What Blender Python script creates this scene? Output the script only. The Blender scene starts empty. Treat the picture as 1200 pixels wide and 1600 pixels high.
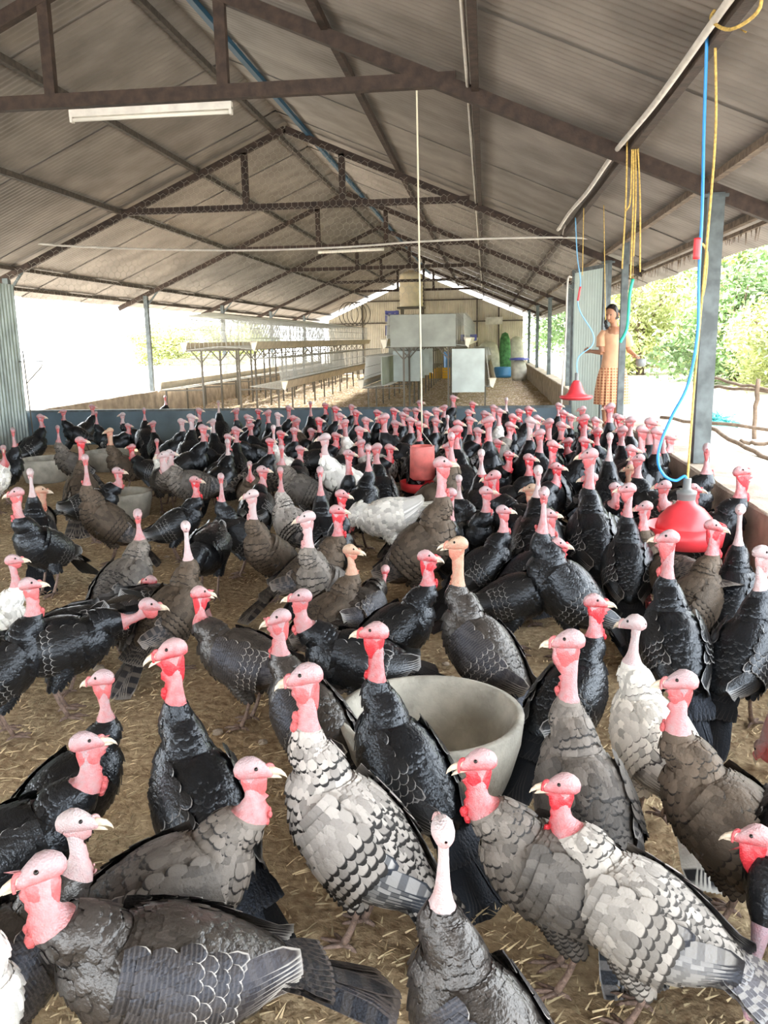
import bpy, math, random
import numpy as np
from mathutils import Vector, Matrix
random.seed(7); np.random.seed(7)
R = math.radians
scene = bpy.context.scene
COL = scene.collection

# ---------------------------------------------------------------- camera
F, PIT, YAW, ROLL, H = 1311.69, .202, .1216, -.0192, 1.4
_c, _s = math.cos(YAW), math.sin(YAW)
_rt = np.array([_c, _s, 0]); _f0 = np.array([-_s, _c, 0]); _Z = np.array([0, 0, 1.])
_fw = _f0*math.cos(PIT) - _Z*math.sin(PIT); _up = _f0*math.sin(PIT) + _Z*math.cos(PIT)
_r2 = _rt*math.cos(ROLL) + _up*math.sin(ROLL); _u2 = -_rt*math.sin(ROLL) + _up*math.cos(ROLL)
CAM = np.array([0, 0, H])
def ray(px, py): return _fw + _r2*(px-600)/F - _u2*(py-800)/F
def onz(px, py, z): d = ray(px, py); return CAM + d*(z-H)/d[2]
def ony(px, py, y): d = ray(px, py); return CAM + d*y/d[1]
cd = bpy.data.cameras.new('camera'); cam = bpy.data.objects.new('camera', cd); COL.objects.link(cam)
cd.sensor_fit = 'VERTICAL'; cd.sensor_height = 36; cd.lens = 36*F/1600; cd.clip_start = .05; cd.clip_end = 300
cam.matrix_world = Matrix(((_r2[0], _u2[0], -_fw[0], 0), (_r2[1], _u2[1], -_fw[1], 0), (_r2[2], _u2[2], -_fw[2], H), (0, 0, 0, 1)))
scene.camera = cam

# ---------------------------------------------------------------- daylight and exposure
w = bpy.data.worlds.new('sky'); scene.world = w; w.use_nodes = True
nt = w.node_tree; bg = nt.nodes['Background']
bg.inputs['Color'].default_value = (.93, .97, 1.0, 1); bg.inputs['Strength'].default_value = 3.0
sd = bpy.data.lights.new('sun', 'SUN'); sun = bpy.data.objects.new('sun', sd); COL.objects.link(sun)
sd.energy = 7.0; sd.angle = R(2); sd.color = (1, .97, .9)
_sd = Vector((.85, -.28, -.42)).normalized(); sun.rotation_euler = _sd.to_track_quat('-Z', 'Y').to_euler()
scene.view_settings.view_transform = 'Standard'; scene.view_settings.look = 'None'
scene.view_settings.gamma = 1; scene.view_settings.use_curve_mapping = False
scene.view_settings.exposure = 1.8
scene.cycles.max_bounces = 8; scene.cycles.diffuse_bounces = 5; scene.cycles.glossy_bounces = 3
scene.cycles.transmission_bounces = 3; scene.cycles.use_denoising = True
scene.cycles.sample_clamp_indirect = 6

# ---------------------------------------------------------------- materials
def mat(name, col, rough=.6, metal=0, noise=0, nscale=20, bump=0, bscale=60, spec=.5, col2=None, coord='Object', trans=0):
    m = bpy.data.materials.new(name); m.use_nodes = True; t = m.node_tree; b = t.nodes['Principled BSDF']
    b.inputs['Base Color'].default_value = (*col, 1); b.inputs['Roughness'].default_value = rough
    b.inputs['Metallic'].default_value = metal; b.inputs['Specular IOR Level'].default_value = spec
    tc = t.nodes.new('ShaderNodeTexCoord')
    if noise or col2:
        n = t.nodes.new('ShaderNodeTexNoise'); n.inputs['Scale'].default_value = nscale; n.inputs['Detail'].default_value = 6
        t.links.new(tc.outputs[coord], n.inputs['Vector'])
        r = t.nodes.new('ShaderNodeValToRGB'); r.color_ramp.elements[0].position = .35; r.color_ramp.elements[1].position = .68
        c2 = col2 or tuple(min(1, c*(1+noise)) for c in col); c1 = col if col2 else tuple(c*(1-noise) for c in col)
        r.color_ramp.elements[0].color = (*c1, 1); r.color_ramp.elements[1].color = (*c2, 1)
        t.links.new(n.outputs['Fac'], r.inputs['Fac']); t.links.new(r.outputs['Color'], b.inputs['Base Color'])
    if bump:
        n2 = t.nodes.new('ShaderNodeTexNoise'); n2.inputs['Scale'].default_value = bscale; n2.inputs['Detail'].default_value = 5
        t.links.new(tc.outputs[coord], n2.inputs['Vector'])
        bp = t.nodes.new('ShaderNodeBump'); bp.inputs['Strength'].default_value = bump; bp.inputs['Distance'].default_value = .02
        t.links.new(n2.outputs['Fac'], bp.inputs['Height']); t.links.new(bp.outputs['Normal'], b.inputs['Normal'])
    if trans: b.inputs['Transmission Weight'].default_value = trans
    return m

def dirt_mat():
    m = mat('dirt floor', (.16, .105, .06), .95, spec=.2)
    t = m.node_tree; b = t.nodes['Principled BSDF']; tc = t.nodes.new('ShaderNodeTexCoord')
    def nz(s, d=8):
        n = t.nodes.new('ShaderNodeTexNoise'); n.inputs['Scale'].default_value = s; n.inputs['Detail'].default_value = d
        t.links.new(tc.outputs['Object'], n.inputs['Vector']); return n
    def ramp(n, a, c, p0=.35, p1=.65):
        r = t.nodes.new('ShaderNodeValToRGB'); r.color_ramp.elements[0].position = p0; r.color_ramp.elements[1].position = p1
        r.color_ramp.elements[0].color = (*a, 1); r.color_ramp.elements[1].color = (*c, 1); t.links.new(n.outputs['Fac'], r.inputs['Fac']); return r
    a = ramp(nz(1.7), (.30, .19, .105), (.60, .48, .31)); c = ramp(nz(38), (.13, .08, .045), (.70, .58, .38), .3, .75)
    mx = t.nodes.new('ShaderNodeMix'); mx.data_type = 'RGBA'; mx.inputs[0].default_value = .5
    t.links.new(a.outputs[0], mx.inputs[6]); t.links.new(c.outputs[0], mx.inputs[7]); t.links.new(mx.outputs[2], b.inputs['Base Color'])
    bp = t.nodes.new('ShaderNodeBump'); bp.inputs['Strength'].default_value = .9; bp.inputs['Distance'].default_value = .03
    t.links.new(nz(26, 10).outputs['Fac'], bp.inputs['Height']); t.links.new(bp.outputs['Normal'], b.inputs['Normal'])
    return m

M = {}
M['dirt'] = dirt_mat()
M['straw'] = mat('straw', (.66, .54, .33), .8, noise=.5, nscale=9)
M['husk'] = mat('pale husk', (.80, .68, .60), .9, noise=.2, nscale=5)
M['sand'] = mat('sunlit sand', (.62, .56, .47), .95, noise=.25, nscale=3, bump=.4)
M['steel'] = mat('brown painted steel', (.046, .028, .020), .75, noise=.4, nscale=14, bump=.2)
M['steelgrey'] = mat('grey painted steel', (.10, .12, .125), .6, noise=.35, nscale=10)
M['dusty'] = mat('dusty purlin', (.17, .125, .09), .9, noise=.4, nscale=18, bump=.4)
M['purlin'] = mat('purlin steel', (.075, .06, .048), .8, noise=.4, nscale=20)
M['blue_steel'] = mat('blue purlin', (.02, .09, .16), .5)
M['roofsheet'] = mat('dull zinc sheet', (.28, .25, .225), .62, metal=.25, noise=.22, nscale=2.2, bump=.05)
M['endsheet'] = mat('beige zinc sheet', (.52, .47, .38), .6, metal=.1, noise=.15, nscale=2)
M['greensheet'] = mat('pale green sheet', (.62, .74, .69), .45, metal=.1, noise=.08, nscale=3)
M['zinc'] = mat('weathered zinc', (.36, .42, .42), .4, metal=.5, noise=.25, nscale=3)
M['concrete'] = mat('curb concrete', (.42, .35, .28), .92, noise=.3, nscale=5, bump=.4)
M['tub'] = mat('tub concrete', (.42, .41, .36), .85, noise=.25, nscale=9, bump=.3)
M['bluepanel'] = mat('blue grey board', (.10, .15, .19), .6, noise=.2, nscale=3)
M['pvc'] = mat('white pvc', (.72, .68, .62), .5, noise=.12, nscale=12)
M['red'] = mat('red plastic', (.80, .055, .07), .35, noise=.12, nscale=10)
M['redpale'] = mat('pale red plastic', (.82, .22, .20), .4, noise=.2, nscale=12)
M['greyplastic'] = mat('grey plastic', (.18, .19, .19), .45)
M['blue'] = mat('blue hose', (.03, .30, .75), .35)
M['lightblue'] = mat('pale blue hose', (.20, .50, .80), .35)
M['green'] = mat('green hose', (.02, .50, .34), .4)
M['rope'] = mat('yellow rope', (.66, .45, .13), .8, noise=.3, nscale=60)
M['whiterope'] = mat('pale rope', (.78, .72, .55), .8)
M['wire'] = mat('galvanised wire', (.46, .46, .42), .5, metal=.4)
M['netwire'] = mat('netting wire', (.50, .47, .40), .6)
M['trough'] = mat('trough plastic', (.60, .53, .42), .6, noise=.15, nscale=6)
M['troughend'] = mat('trough cap', (.85, .80, .66), .5)
M['rack'] = mat('cage rack', (.13, .115, .09), .7)
M['tank'] = mat('water tank', (.80, .68, .46), .5, noise=.1, nscale=4)
M['greypanel'] = mat('cage board', (.33, .35, .31), .6, noise=.18, nscale=3)
M['palepanel'] = mat('pale board', (.55, .62, .60), .55, noise=.15, nscale=3)
M['yellow'] = mat('yellow crate', (.85, .50, .03), .5)
M['navy'] = mat('navy plastic', (.10, .11, .38), .5)
M['deepblue'] = mat('blue barrel', (.05, .20, .42), .5)
M['sack'] = mat('sack', (.55, .53, .47), .9, noise=.2, nscale=6)
M['greensack'] = mat('green sack', (.08, .22, .09), .9, noise=.4, nscale=9)
M['cyan'] = mat('cyan net', (.12, .62, .62), .6)
M['bark'] = mat('bark', (.14, .10, .07), .9, noise=.3)
M['leaf'] = mat('leaf', (.24, .36, .15), .5, noise=.6, nscale=1.5)
M['leafyellow'] = mat('young leaf', (.46, .50, .20), .5, noise=.5, nscale=1.5)
M['tube'] = mat('lamp tube', (.85, .82, .74), .4)
M['horn'] = mat('horn', (.66, .56, .44), .4, noise=.2, nscale=80)
M['eye'] = mat('bird eye', (.008, .006, .005), .08)
M['shank'] = mat('leg scales', (.23, .16, .13), .6, noise=.35, nscale=70, bump=.4, bscale=200)
M['handle'] = mat('handle steel', (.12, .10, .09), .4, metal=.5)
M['skin_p'] = mat('brown skin', (.33, .155, .085), .55)
M['hair'] = mat('black hair', (.012, .010, .010), .4)
M['shirt'] = mat('apricot shirt', (.60, .34, .20), .85, noise=.08, nscale=12)

def skirt_mat():
    m = mat('checked skirt', (.5, .2, .1), .85); t = m.node_tree; b = t.nodes['Principled BSDF']
    tc = t.nodes.new('ShaderNodeTexCoord')
    cols = []
    for ax in ('X', 'Z'):
        wv = t.nodes.new('ShaderNodeTexWave'); wv.bands_direction = ax; wv.inputs['Scale'].default_value = 9
        t.links.new(tc.outputs['Object'], wv.inputs['Vector']); cols.append(wv)
    mx = t.nodes.new('ShaderNodeMath'); mx.operation = 'MAXIMUM'
    t.links.new(cols[0].outputs['Fac'], mx.inputs[0]); t.links.new(cols[1].outputs['Fac'], mx.inputs[1])
    r = t.nodes.new('ShaderNodeValToRGB'); r.color_ramp.elements[0].position = .72; r.color_ramp.elements[1].position = .92
    r.color_ramp.elements[0].color = (.42, .16, .08, 1); r.color_ramp.elements[1].color = (.75, .45, .25, 1)
    t.links.new(mx.outputs[0], r.inputs['Fac']); t.links.new(r.outputs[0], b.inputs['Base Color'])
    return m
M['skirt'] = skirt_mat()

def mathn(t, op, a, b=None, clamp=False):
    n = t.nodes.new('ShaderNodeMath'); n.operation = op; n.use_clamp = clamp
    for i, v in enumerate((a, b)):
        if v is None: continue
        if isinstance(v, (int, float)): n.inputs[i].default_value = v
        else: t.links.new(v, n.inputs[i])
    return n.outputs[0]
def mixc(t, fac, a, b):
    n = t.nodes.new('ShaderNodeMix'); n.data_type = 'RGBA'
    if isinstance(fac, (int, float)): n.inputs[0].default_value = fac
    else: t.links.new(fac, n.inputs[0])
    for i, v in ((6, a), (7, b)):
        if isinstance(v, tuple): n.inputs[i].default_value = (*v, 1)
        else: t.links.new(v, n.inputs[i])
    return n.outputs[2]
def sstep(t, v, lo, hi):
    n = t.nodes.new('ShaderNodeMapRange'); n.interpolation_type = 'SMOOTHSTEP'
    t.links.new(v, n.inputs[0]); n.inputs[1].default_value = lo; n.inputs[2].default_value = hi
    return n.outputs[0]

def plumage(name, base, edge, breast, sv=.38, ew=.78, estr=1., rough=.42, spec=.5, bars=0, barcol=None, baramt=0, tip=None, tipat=2, sheen=(.5, .6, .8)):
    """feather material: r = along the feather, g = across, b = per-feather random, alpha = region"""
    m = bpy.data.materials.new(name); m.use_nodes = True; t = m.node_tree; b = t.nodes['Principled BSDF']
    at = t.nodes.new('ShaderNodeAttribute'); at.attribute_name = 'fa'
    sp = t.nodes.new('ShaderNodeSeparateColor'); t.links.new(at.outputs['Color'], sp.inputs[0])
    tt, vv, rr, aa = sp.outputs[0], sp.outputs[1], sp.outputs[2], at.outputs['Alpha']
    core = mixc(t, aa, base, breast) if breast else mixc(t, 0., base, base)
    oi = t.nodes.new('ShaderNodeObjectInfo')
    # per-feather and per-bird brightness
    k = mathn(t, 'MULTIPLY_ADD', rr, .7); t.nodes[-1].inputs[2].default_value = .62
    core2 = t.nodes.new('ShaderNodeVectorMath'); core2.operation = 'SCALE'
    t.links.new(core, core2.inputs[0]); t.links.new(k, core2.inputs['Scale']); cur = core2.outputs[0]
    if baramt:
        s = mathn(t, 'SINE', mathn(t, 'ADD', mathn(t, 'MULTIPLY', tt, bars), mathn(t, 'MULTIPLY', rr, 7.)))
        s = sstep(t, s, .1, .5)
        cur = mixc(t, mathn(t, 'MULTIPLY', s, baramt), cur, barcol)
    if tip: cur = mixc(t, sstep(t, tt, tipat, tipat+.03), cur, tip)
    # rounded edge mask
    e = mathn(t, 'POWER', mathn(t, 'ADD', mathn(t, 'POWER', tt, 3.), mathn(t, 'MULTIPLY', mathn(t, 'POWER', vv, 4.), sv)), .5)
    e = sstep(t, e, ew, ew+.12)
    cur = mixc(t, mathn(t, 'MULTIPLY', e, estr, True), cur, edge)
    t.links.new(cur, b.inputs['Base Color'])
    b.inputs['Roughness'].default_value = rough; b.inputs['Specular IOR Level'].default_value = spec
    b.inputs['Specular Tint'].default_value = (*sheen, 1)
    # barbs
    tc = t.nodes.new('ShaderNodeTexCoord'); nz = t.nodes.new('ShaderNodeTexNoise'); nz.inputs['Scale'].default_value = 130; nz.inputs['Detail'].default_value = 2
    t.links.new(tc.outputs['Object'], nz.inputs['Vector'])
    bp = t.nodes.new('ShaderNodeBump'); bp.inputs['Strength'].default_value = .35; bp.inputs['Distance'].default_value = .005
    t.links.new(nz.outputs['Fac'], bp.inputs['Height']); t.links.new(bp.outputs['Normal'], b.inputs['Normal'])
    return m

BK = (.006, .007, .009); DK = (.035, .032, .032)
KIND = {}
def kind(n, body, wing, tail): KIND[n] = (plumage(n+' body', **body), plumage(n+' wing', **wing), plumage(n+' tail', **tail))
kind('black', dict(base=BK, edge=(.030, .032, .036), breast=(.009, .009, .010), rough=.28, spec=.55, sheen=(.72, .8, .9)),
     dict(base=(.010, .010, .011), edge=(.30, .30, .30), breast=(.02, .02, .02), sv=.80, ew=.90, rough=.28, spec=.6, sheen=(.72, .8, .9)),
     dict(base=(.008, .008, .008), edge=(.03, .03, .03), breast=None, sv=.85, ew=.92, spec=.5))
kind('bronze', dict(base=(.040, .034, .029), edge=(.010, .009, .009), breast=(.035, .03, .028), ew=.80, rough=.32, spec=.8, sheen=(.8, .8, .8)),
     dict(base=(.030, .027, .025), edge=(.40, .38, .35), breast=(.06, .05, .05), sv=.85, ew=.92, bars=34, barcol=(.09, .08, .075), baramt=.5),
     dict(base=(.016, .014, .013), edge=(.12, .10, .09), breast=None, sv=.85, ew=.9, bars=30, barcol=(.07, .06, .05), baramt=.6, tip=(.20, .17, .14), tipat=.93))
kind('grey', dict(base=(.085, .078, .072), edge=(.018, .017, .017), breast=(.22, .195, .17), ew=.72, rough=.55, spec=.4, sheen=(.9, .9, .9)),
     dict(base=(.050, .048, .048), edge=(.34, .33, .32), breast=(.06, .06, .06), sv=.85, ew=.9, bars=36, barcol=(.22, .21, .20), baramt=.6),
     dict(base=(.02, .02, .02), edge=(.3, .3, .3), breast=None, sv=.85, ew=.9, bars=34, barcol=(.2, .19, .18), baramt=.7))
kind('brown', dict(base=(.062, .048, .036), edge=(.014, .012, .011), breast=(.10, .075, .055), ew=.74, rough=.55, spec=.4, sheen=(.9, .8, .7)),
     dict(base=(.05, .042, .036), edge=(.30, .27, .24), breast=(.06, .06, .06), sv=.85, ew=.9, bars=34, barcol=(.18, .15, .13), baramt=.6),
     dict(base=(.02, .016, .014), edge=(.2, .18, .16), breast=None, sv=.85, ew=.9, bars=34, barcol=(.12, .1, .08), baramt=.6))
kind('barred', dict(base=(.36, .34, .32), edge=(.012, .011, .011), breast=(.44, .41, .38), ew=.63, rough=.55, spec=.35, sheen=(.9, .9, .9)),
     dict(base=(.42, .41, .39), edge=(.015, .015, .015), breast=(.10, .10, .10), sv=.85, ew=.82, bars=26, barcol=(.03, .03, .03), baramt=.75),
     dict(base=(.02, .02, .02), edge=(.015, .015, .015), breast=None, sv=.85, ew=.9, bars=24, barcol=(.40, .38, .35), baramt=.85))
kind('cream', dict(base=(.34, .32, .295), edge=(.035, .032, .030), breast=(.48, .45, .41), ew=.70, estr=.95, rough=.6, spec=.3, sheen=(.9, .9, .9)),
     dict(base=(.40, .385, .36), edge=(.030, .028, .028), breast=(.10, .10, .10), sv=.5, ew=.80, bars=30, barcol=(.15, .145, .14), baramt=.75),
     dict(base=(.09, .08, .08), edge=(.3, .3, .3), breast=None, sv=.85, ew=.9, bars=26, barcol=(.35, .33, .3), baramt=.7))
kind('white', dict(base=(.80, .79, .74), edge=(.66, .65, .62), breast=(.84, .83, .79), ew=.85, rough=.65, spec=.3),
     dict(base=(.82, .81, .77), edge=(.62, .61, .58), breast=(.82, .81, .78), sv=.85, ew=.9, rough=.6),
     dict(base=(.80, .78, .72), edge=(.6, .6, .56), breast=None, sv=.85, ew=.92))
kind('palm', dict(base=(.62, .58, .52), edge=(.06, .045, .035), breast=(.80, .78, .72), ew=.84, estr=.8, rough=.6, spec=.35),
     dict(base=(.60, .56, .50), edge=(.05, .04, .035), breast=(.42, .39, .36), sv=.85, ew=.86, bars=14, barcol=(.12, .10, .09), baramt=.5),
     dict(base=(.75, .73, .68), edge=(.7, .7, .66), breast=None, sv=.85, ew=.9, tip=(.03, .03, .03), tipat=.8))

def skinmat(name, pale, red, thr=.0):
    m = bpy.data.materials.new(name); m.use_nodes = True; t = m.node_tree; b = t.nodes['Principled BSDF']
    at = t.nodes.new('ShaderNodeAttribute'); at.attribute_name = 'fa'
    sp = t.nodes.new('ShaderNodeSeparateColor'); t.links.new(at.outputs['Color'], sp.inputs[0])
    tc = t.nodes.new('ShaderNodeTexCoord'); nz = t.nodes.new('ShaderNodeTexNoise'); nz.inputs['Scale'].default_value = 55; nz.inputs['Detail'].default_value = 5
    t.links.new(tc.outputs['Object'], nz.inputs['Vector'])
    f = mathn(t, 'ADD', sp.outputs[0], mathn(t, 'MULTIPLY', mathn(t, 'SUBTRACT', nz.outputs['Fac'], .5), 1.1))
    f = mathn(t, 'ADD', f, thr, True)
    cur = mixc(t, f, pale, red)
    t.links.new(cur, b.inputs['Base Color']); b.inputs['Roughness'].default_value = .5
    b.inputs['Subsurface Weight'].default_value = .12; b.inputs['Subsurface Radius'].default_value = (.02, .006, .004); b.inputs['Subsurface Scale'].default_value = .3
    v = t.nodes.new('ShaderNodeTexVoronoi'); v.inputs['Scale'].default_value = 210; t.links.new(tc.outputs['Object'], v.inputs['Vector'])
    bp = t.nodes.new('ShaderNodeBump'); bp.inputs['Strength'].default_value = .55; bp.inputs['Distance'].default_value = .003
    t.links.new(v.outputs['Distance'], bp.inputs['Height']); t.links.new(bp.outputs['Normal'], b.inputs['Normal'])
    return m
SKIN = {'pink': skinmat('pink bare skin', (.47, .35, .37), (.58, .12, .125)),
        'red': skinmat('red bare skin', (.50, .33, .345), (.60, .028, .042), .05),
        'pale': skinmat('pale bare skin', (.54, .46, .47), (.56, .29, .29), -.12),
        'peach': skinmat('peach bare skin', (.50, .36, .26), (.54, .20, .14), -.05),
        'lilac': skinmat('lilac bare skin', (.40, .33, .39), (.47, .20, .24), -.12)}

# ---------------------------------------------------------------- mesh helpers
class MB:
    def __init__(s): s.v = []; s.f = []; s.m = []; s.n = 0; s.a = []; s.sm = []
    def add(s, v, f, mi=0, a=None, smooth=True):
        v = np.asarray(v, float).reshape(-1, 3); s.v.append(v)
        for q in f: s.f.append(tuple(i+s.n for i in q))
        s.m += [mi]*len(f); s.sm += [smooth]*len(f)
        s.a.append(np.zeros((len(v), 4)) if a is None else np.asarray(a, float)); s.n += len(v)
    def box(s, c, h, rot=None, mi=0, off=None):
        v = np.array([(x, y, z) for x in (-1, 1) for y in (-1, 1) for z in (-1, 1)], float)*np.array(h)/2
        if rot is not None: v = v@np.array(rot).T
        s.add(v+np.array(c), [(0, 1, 3, 2), (4, 6, 7, 5), (0, 4, 5, 1), (2, 3, 7, 6), (0, 2, 6, 4), (1, 5, 7, 3)], mi, smooth=False)
    def bar(s, p, q, wd, ht, upv=(0, 0, 1), mi=0):
        p = np.array(p, float); q = np.array(q, float); d = q-p; L = np.linalg.norm(d); d /= L
        u = np.array(upv, float); sd = np.cross(d, u)
        if np.linalg.norm(sd) < 1e-4: sd = np.cross(d, (1, 0, 0))
        sd /= np.linalg.norm(sd); u = np.cross(sd, d)
        s.box((p+q)/2, (L, wd, ht), np.array([d, sd, u]).T, mi)
    def tube(s, pts, r, n=8, mi=0, cap=True, a=None):
        pts = np.array(pts, float); r = np.ones(len(pts))*r if np.isscalar(r) else np.array(r, float)
        T = np.gradient(pts, axis=0); T /= np.linalg.norm(T, axis=1)[:, None]+1e-9
        u = np.cross(T[0], (0, 0, 1.)); 
        if np.linalg.norm(u) < .1: u = np.cross(T[0], (0, 1., 0))
        u /= np.linalg.norm(u); V = []
        th = np.arange(n)*2*math.pi/n
        for i in range(len(pts)):
            u = u - T[i]*(u@T[i]); u /= np.linalg.norm(u); w_ = np.cross(T[i], u)
            V.append(pts[i] + r[i]*(np.outer(np.cos(th), u)+np.outer(np.sin(th), w_)))
        f = [(i*n+j, i*n+(j+1) % n, (i+1)*n+(j+1) % n, (i+1)*n+j) for i in range(len(pts)-1) for j in range(n)]
        if cap: f += [tuple(range(n-1, -1, -1)), tuple((len(pts)-1)*n+j for j in range(n))]
        s.add(np.concatenate(V), f, mi, None if a is None else np.tile(a, (len(pts)*n, 1)))
    def lathe(s, prof, c=(0, 0, 0), n=32, mi=0, rib=None):
        V = []
        for r, z in prof:
            for j in range(n):
                t = 2*math.pi*j/n; rr = r if rib is None else r*(1+rib*math.cos(t*n/2))
                V.append((c[0]+rr*math.cos(t), c[1]+rr*math.sin(t), c[2]+z))
        f = [(i*n+j, i*n+(j+1) % n, (i+1)*n+(j+1) % n, (i+1)*n+j) for i in range(len(prof)-1) for j in range(n)]
        s.add(V, f, mi)
    def build(s, name, mats, parent=None, attr=False, loc=None):
        me = mesh(name, s, mats, attr); o = bpy.data.objects.new(name, me); COL.objects.link(o)
        if parent: o.parent = parent
        if loc is not None: o.location = loc
        return o
def mesh(name, s, mats, attr=False):
    me = bpy.data.meshes.new(name); V = np.concatenate(s.v)
    me.from_pydata(V.tolist(), [], s.f)
    me.polygons.foreach_set('material_index', s.m); me.polygons.foreach_set('use_smooth', s.sm)
    for m in (mats if isinstance(mats, (list, tuple)) else [mats]): me.materials.append(m)
    if attr:
        ca = me.color_attributes.new('fa', 'FLOAT_COLOR', 'POINT'); ca.data.foreach_set('color', np.concatenate(s.a).astype(np.float32).ravel())
    me.update(); return me
def tag(o, label=None, cat=None, group=None, kind=None):
    if label: o['label'] = label
    if cat: o['category'] = cat
    if group: o['group'] = group
    if kind: o['kind'] = kind
    return o
def empty(name, loc=(0, 0, 0), rz=0, **k):
    o = bpy.data.objects.new(name, None); COL.objects.link(o); o.location = loc; o.rotation_euler = (0, 0, rz); o.empty_display_size = .1
    return tag(o, **k)
def sag(p, q, d, n=20):
    p = np.array(p, float); q = np.array(q, float)
    return [p+(q-p)*t - np.array([0, 0, d*4*t*(1-t)]) for t in np.linspace(0, 1, n)]
def spline(pts, n=8):
    P = np.array(pts, float); P = np.vstack([2*P[0]-P[1], P, 2*P[-1]-P[-2]]); out = []
    for i in range(1, len(P)-2):
        for t in np.linspace(0, 1, n, endpoint=False):
            a, b, c, d = P[i-1:i+3]
            out.append(.5*((2*b)+(c-a)*t+(2*a-5*b+4*c-d)*t*t+(3*b-a-3*c+d)*t**3))
    out.append(P[-2]); return np.array(out)

# ================================================================ SHED
ZE, ZR, XL, XR, XC = 2.4246, 4.178, -6.676, 1.561, -2.6035
TY = [6.32, 11.48, 16.45, 21.42, 26.39, 31.36]; YEND = 36.3; Y0 = -7.0
sR = (ZE-ZR)/(XR-XC); sL = (ZR-ZE)/(XC-XL)
def zroof(x): return ZR+sR*(x-XC) if x > XC else ZR+sL*(x-XC)
XRO, XLO = 2.35, -7.35

# floor (gently uneven)
nx, ny = 90, 260
gx = np.linspace(XL-.3, XR+.1, nx); gy = np.concatenate([np.linspace(-7, 7, 240), np.linspace(7.2, 36.4, 90)])
GX, GY = np.meshgrid(gx, gy); 
GZ = .010*np.sin(GX*3.1+GY*1.7)+.007*np.sin(GX*7.3-GY*5.1)+np.random.normal(0, .0035, GX.shape)-.008
b = MB(); nyy = len(gy)
b.add(np.stack([GX, GY, GZ], -1), [(j*nx+i, j*nx+i+1, (j+1)*nx+i+1, (j+1)*nx+i) for j in range(nyy-1) for i in range(nx-1)])
tag(b.build('floor', M['dirt']), kind='structure')
# litter
b = MB()
N = 24000
yy = 1.0+6.5*np.random.rand(N)**1.5; xx = np.random.uniform(-1, 1, N)*(.75+.5*yy)-.12*yy
for i in range(N):
    x, y = xx[i], yy[i]
    if x < XL or x > 1.4: continue
    L = random.uniform(.008, .05); a = random.uniform(0, math.pi); wd = random.uniform(.0012, .004); dx, dy = math.cos(a)*L, math.sin(a)*L
    z = random.uniform(.0, .012); dz = random.uniform(-.004, .012)
    b.add([(x-dy*wd/L, y+dx*wd/L, z), (x+dy*wd/L, y-dx*wd/L, z), (x+dx, y+dy, z+dz), (x+dx*.5, y+dy*.5, z+dz*.5+.003)], [(0, 1, 2, 3)])
tag(b.build('straw_litter', M['straw']), 'loose dry straw and husks scattered over the dirt floor', 'straw', kind='stuff')
b = MB()
for i in range(16000):
    y = 11.6+18*random.random()**1.4; x = random.uniform(XL+.2, XR-.2); L = random.uniform(.01, .04); a = random.uniform(0, 3.14); dx, dy = math.cos(a)*L, math.sin(a)*L
    z = random.uniform(.002, .03); b.add([(x-dx, y-dy, z), (x+dy, y-dx, z+.01), (x+dx, y+dy, z), (x-dy, y+dx, z+.006)], [(0, 1, 2, 3)])
tag(b.build('husk_litter', M['husk']), 'pale husks and feathers littering the floor around the cages', 'litter', kind='stuff')
# small stones
for i in range(26):
    y = random.uniform(1.8, 6); x = random.uniform(-.7*y*.6-.3, .35*y); r = random.uniform(.012, .03)
    b = MB(); b.lathe([(.001, 0), (r, r*.1), (r*.9, r*.6), (.001, r*.9)], (0, 0, -.004), 9)
    o = b.build('pebble', M['concrete'], loc=(x, y, 0)); o.scale = (1, random.uniform(.6, 1), 1); o.rotation_euler[2] = random.random()*3
    tag(o, 'small dusty pebble lying in the straw litter between the turkeys', 'stone', 'pebbles in the litter')

# outside ground, left and right
def ground(name, x0, x1, z0, z1, m):
    b = MB(); nx, ny = 30, 50; X, Y = np.meshgrid(np.linspace(x0, x1, nx), np.linspace(-12, 70, ny))
    t = (X-x0)/(x1-x0); Zg = z0+(z1-z0)*t+.03*np.sin(X*1.3+Y*.7)
    b.add(np.stack([X, Y, Zg], -1), [(j*nx+i, j*nx+i+1, (j+1)*nx+i+1, (j+1)*nx+i) for j in range(ny-1) for i in range(nx-1)])
    tag(b.build(name, m), kind='structure')
ground('ground_right', XR+.12, 45, .26, 1.0, M['sand']); ground('ground_left', -60, XL-.1, .2, .15, M['sand'])

# roof: corrugated sheets laid one beside the other
def roof(name, xa, xb):
    b = MB(); y = Y0; k = 0
    while y < YEND+.3:
        n = 6*13; ys = y+np.linspace(0, 1.06, n+1); wv = .006*np.sin(np.arange(n+1)*2*math.pi/6)
        lift = .035+(.013 if k % 2 else 0)
        V = []
        for x in (xa, (xa+xb)/2, xb):
            for yv, wz in zip(ys, wv): V.append((x, yv, zroof(x)+wz+lift))
        f = [(r_*(n+1)+i, r_*(n+1)+i+1, (r_+1)*(n+1)+i+1, (r_+1)*(n+1)+i) for r_ in range(2) for i in range(n)]
        b.add(V, f); 
        y += 1.0; k += 1
    tag(b.build(name, M['roofsheet']), kind='structure')
roof('ceiling', XC, XRO); roof('ceiling', XC, XLO)
b = MB()   # ridge cap
V = []
for y in np.arange(Y0, YEND+.4, .5):
    for x, z in ((XC-.22, zroof(XC-.22)+.06), (XC, ZR+.075), (XC+.22, zroof(XC+.22)+.06)): V.append((x, y, z+random.uniform(-.006, .006)))
n = len(V)//3; b.add(V, [(3*i+j, 3*i+j+1, 3*i+j+4, 3*i+j+3) for i in range(n-1) for j in range(2)])
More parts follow.
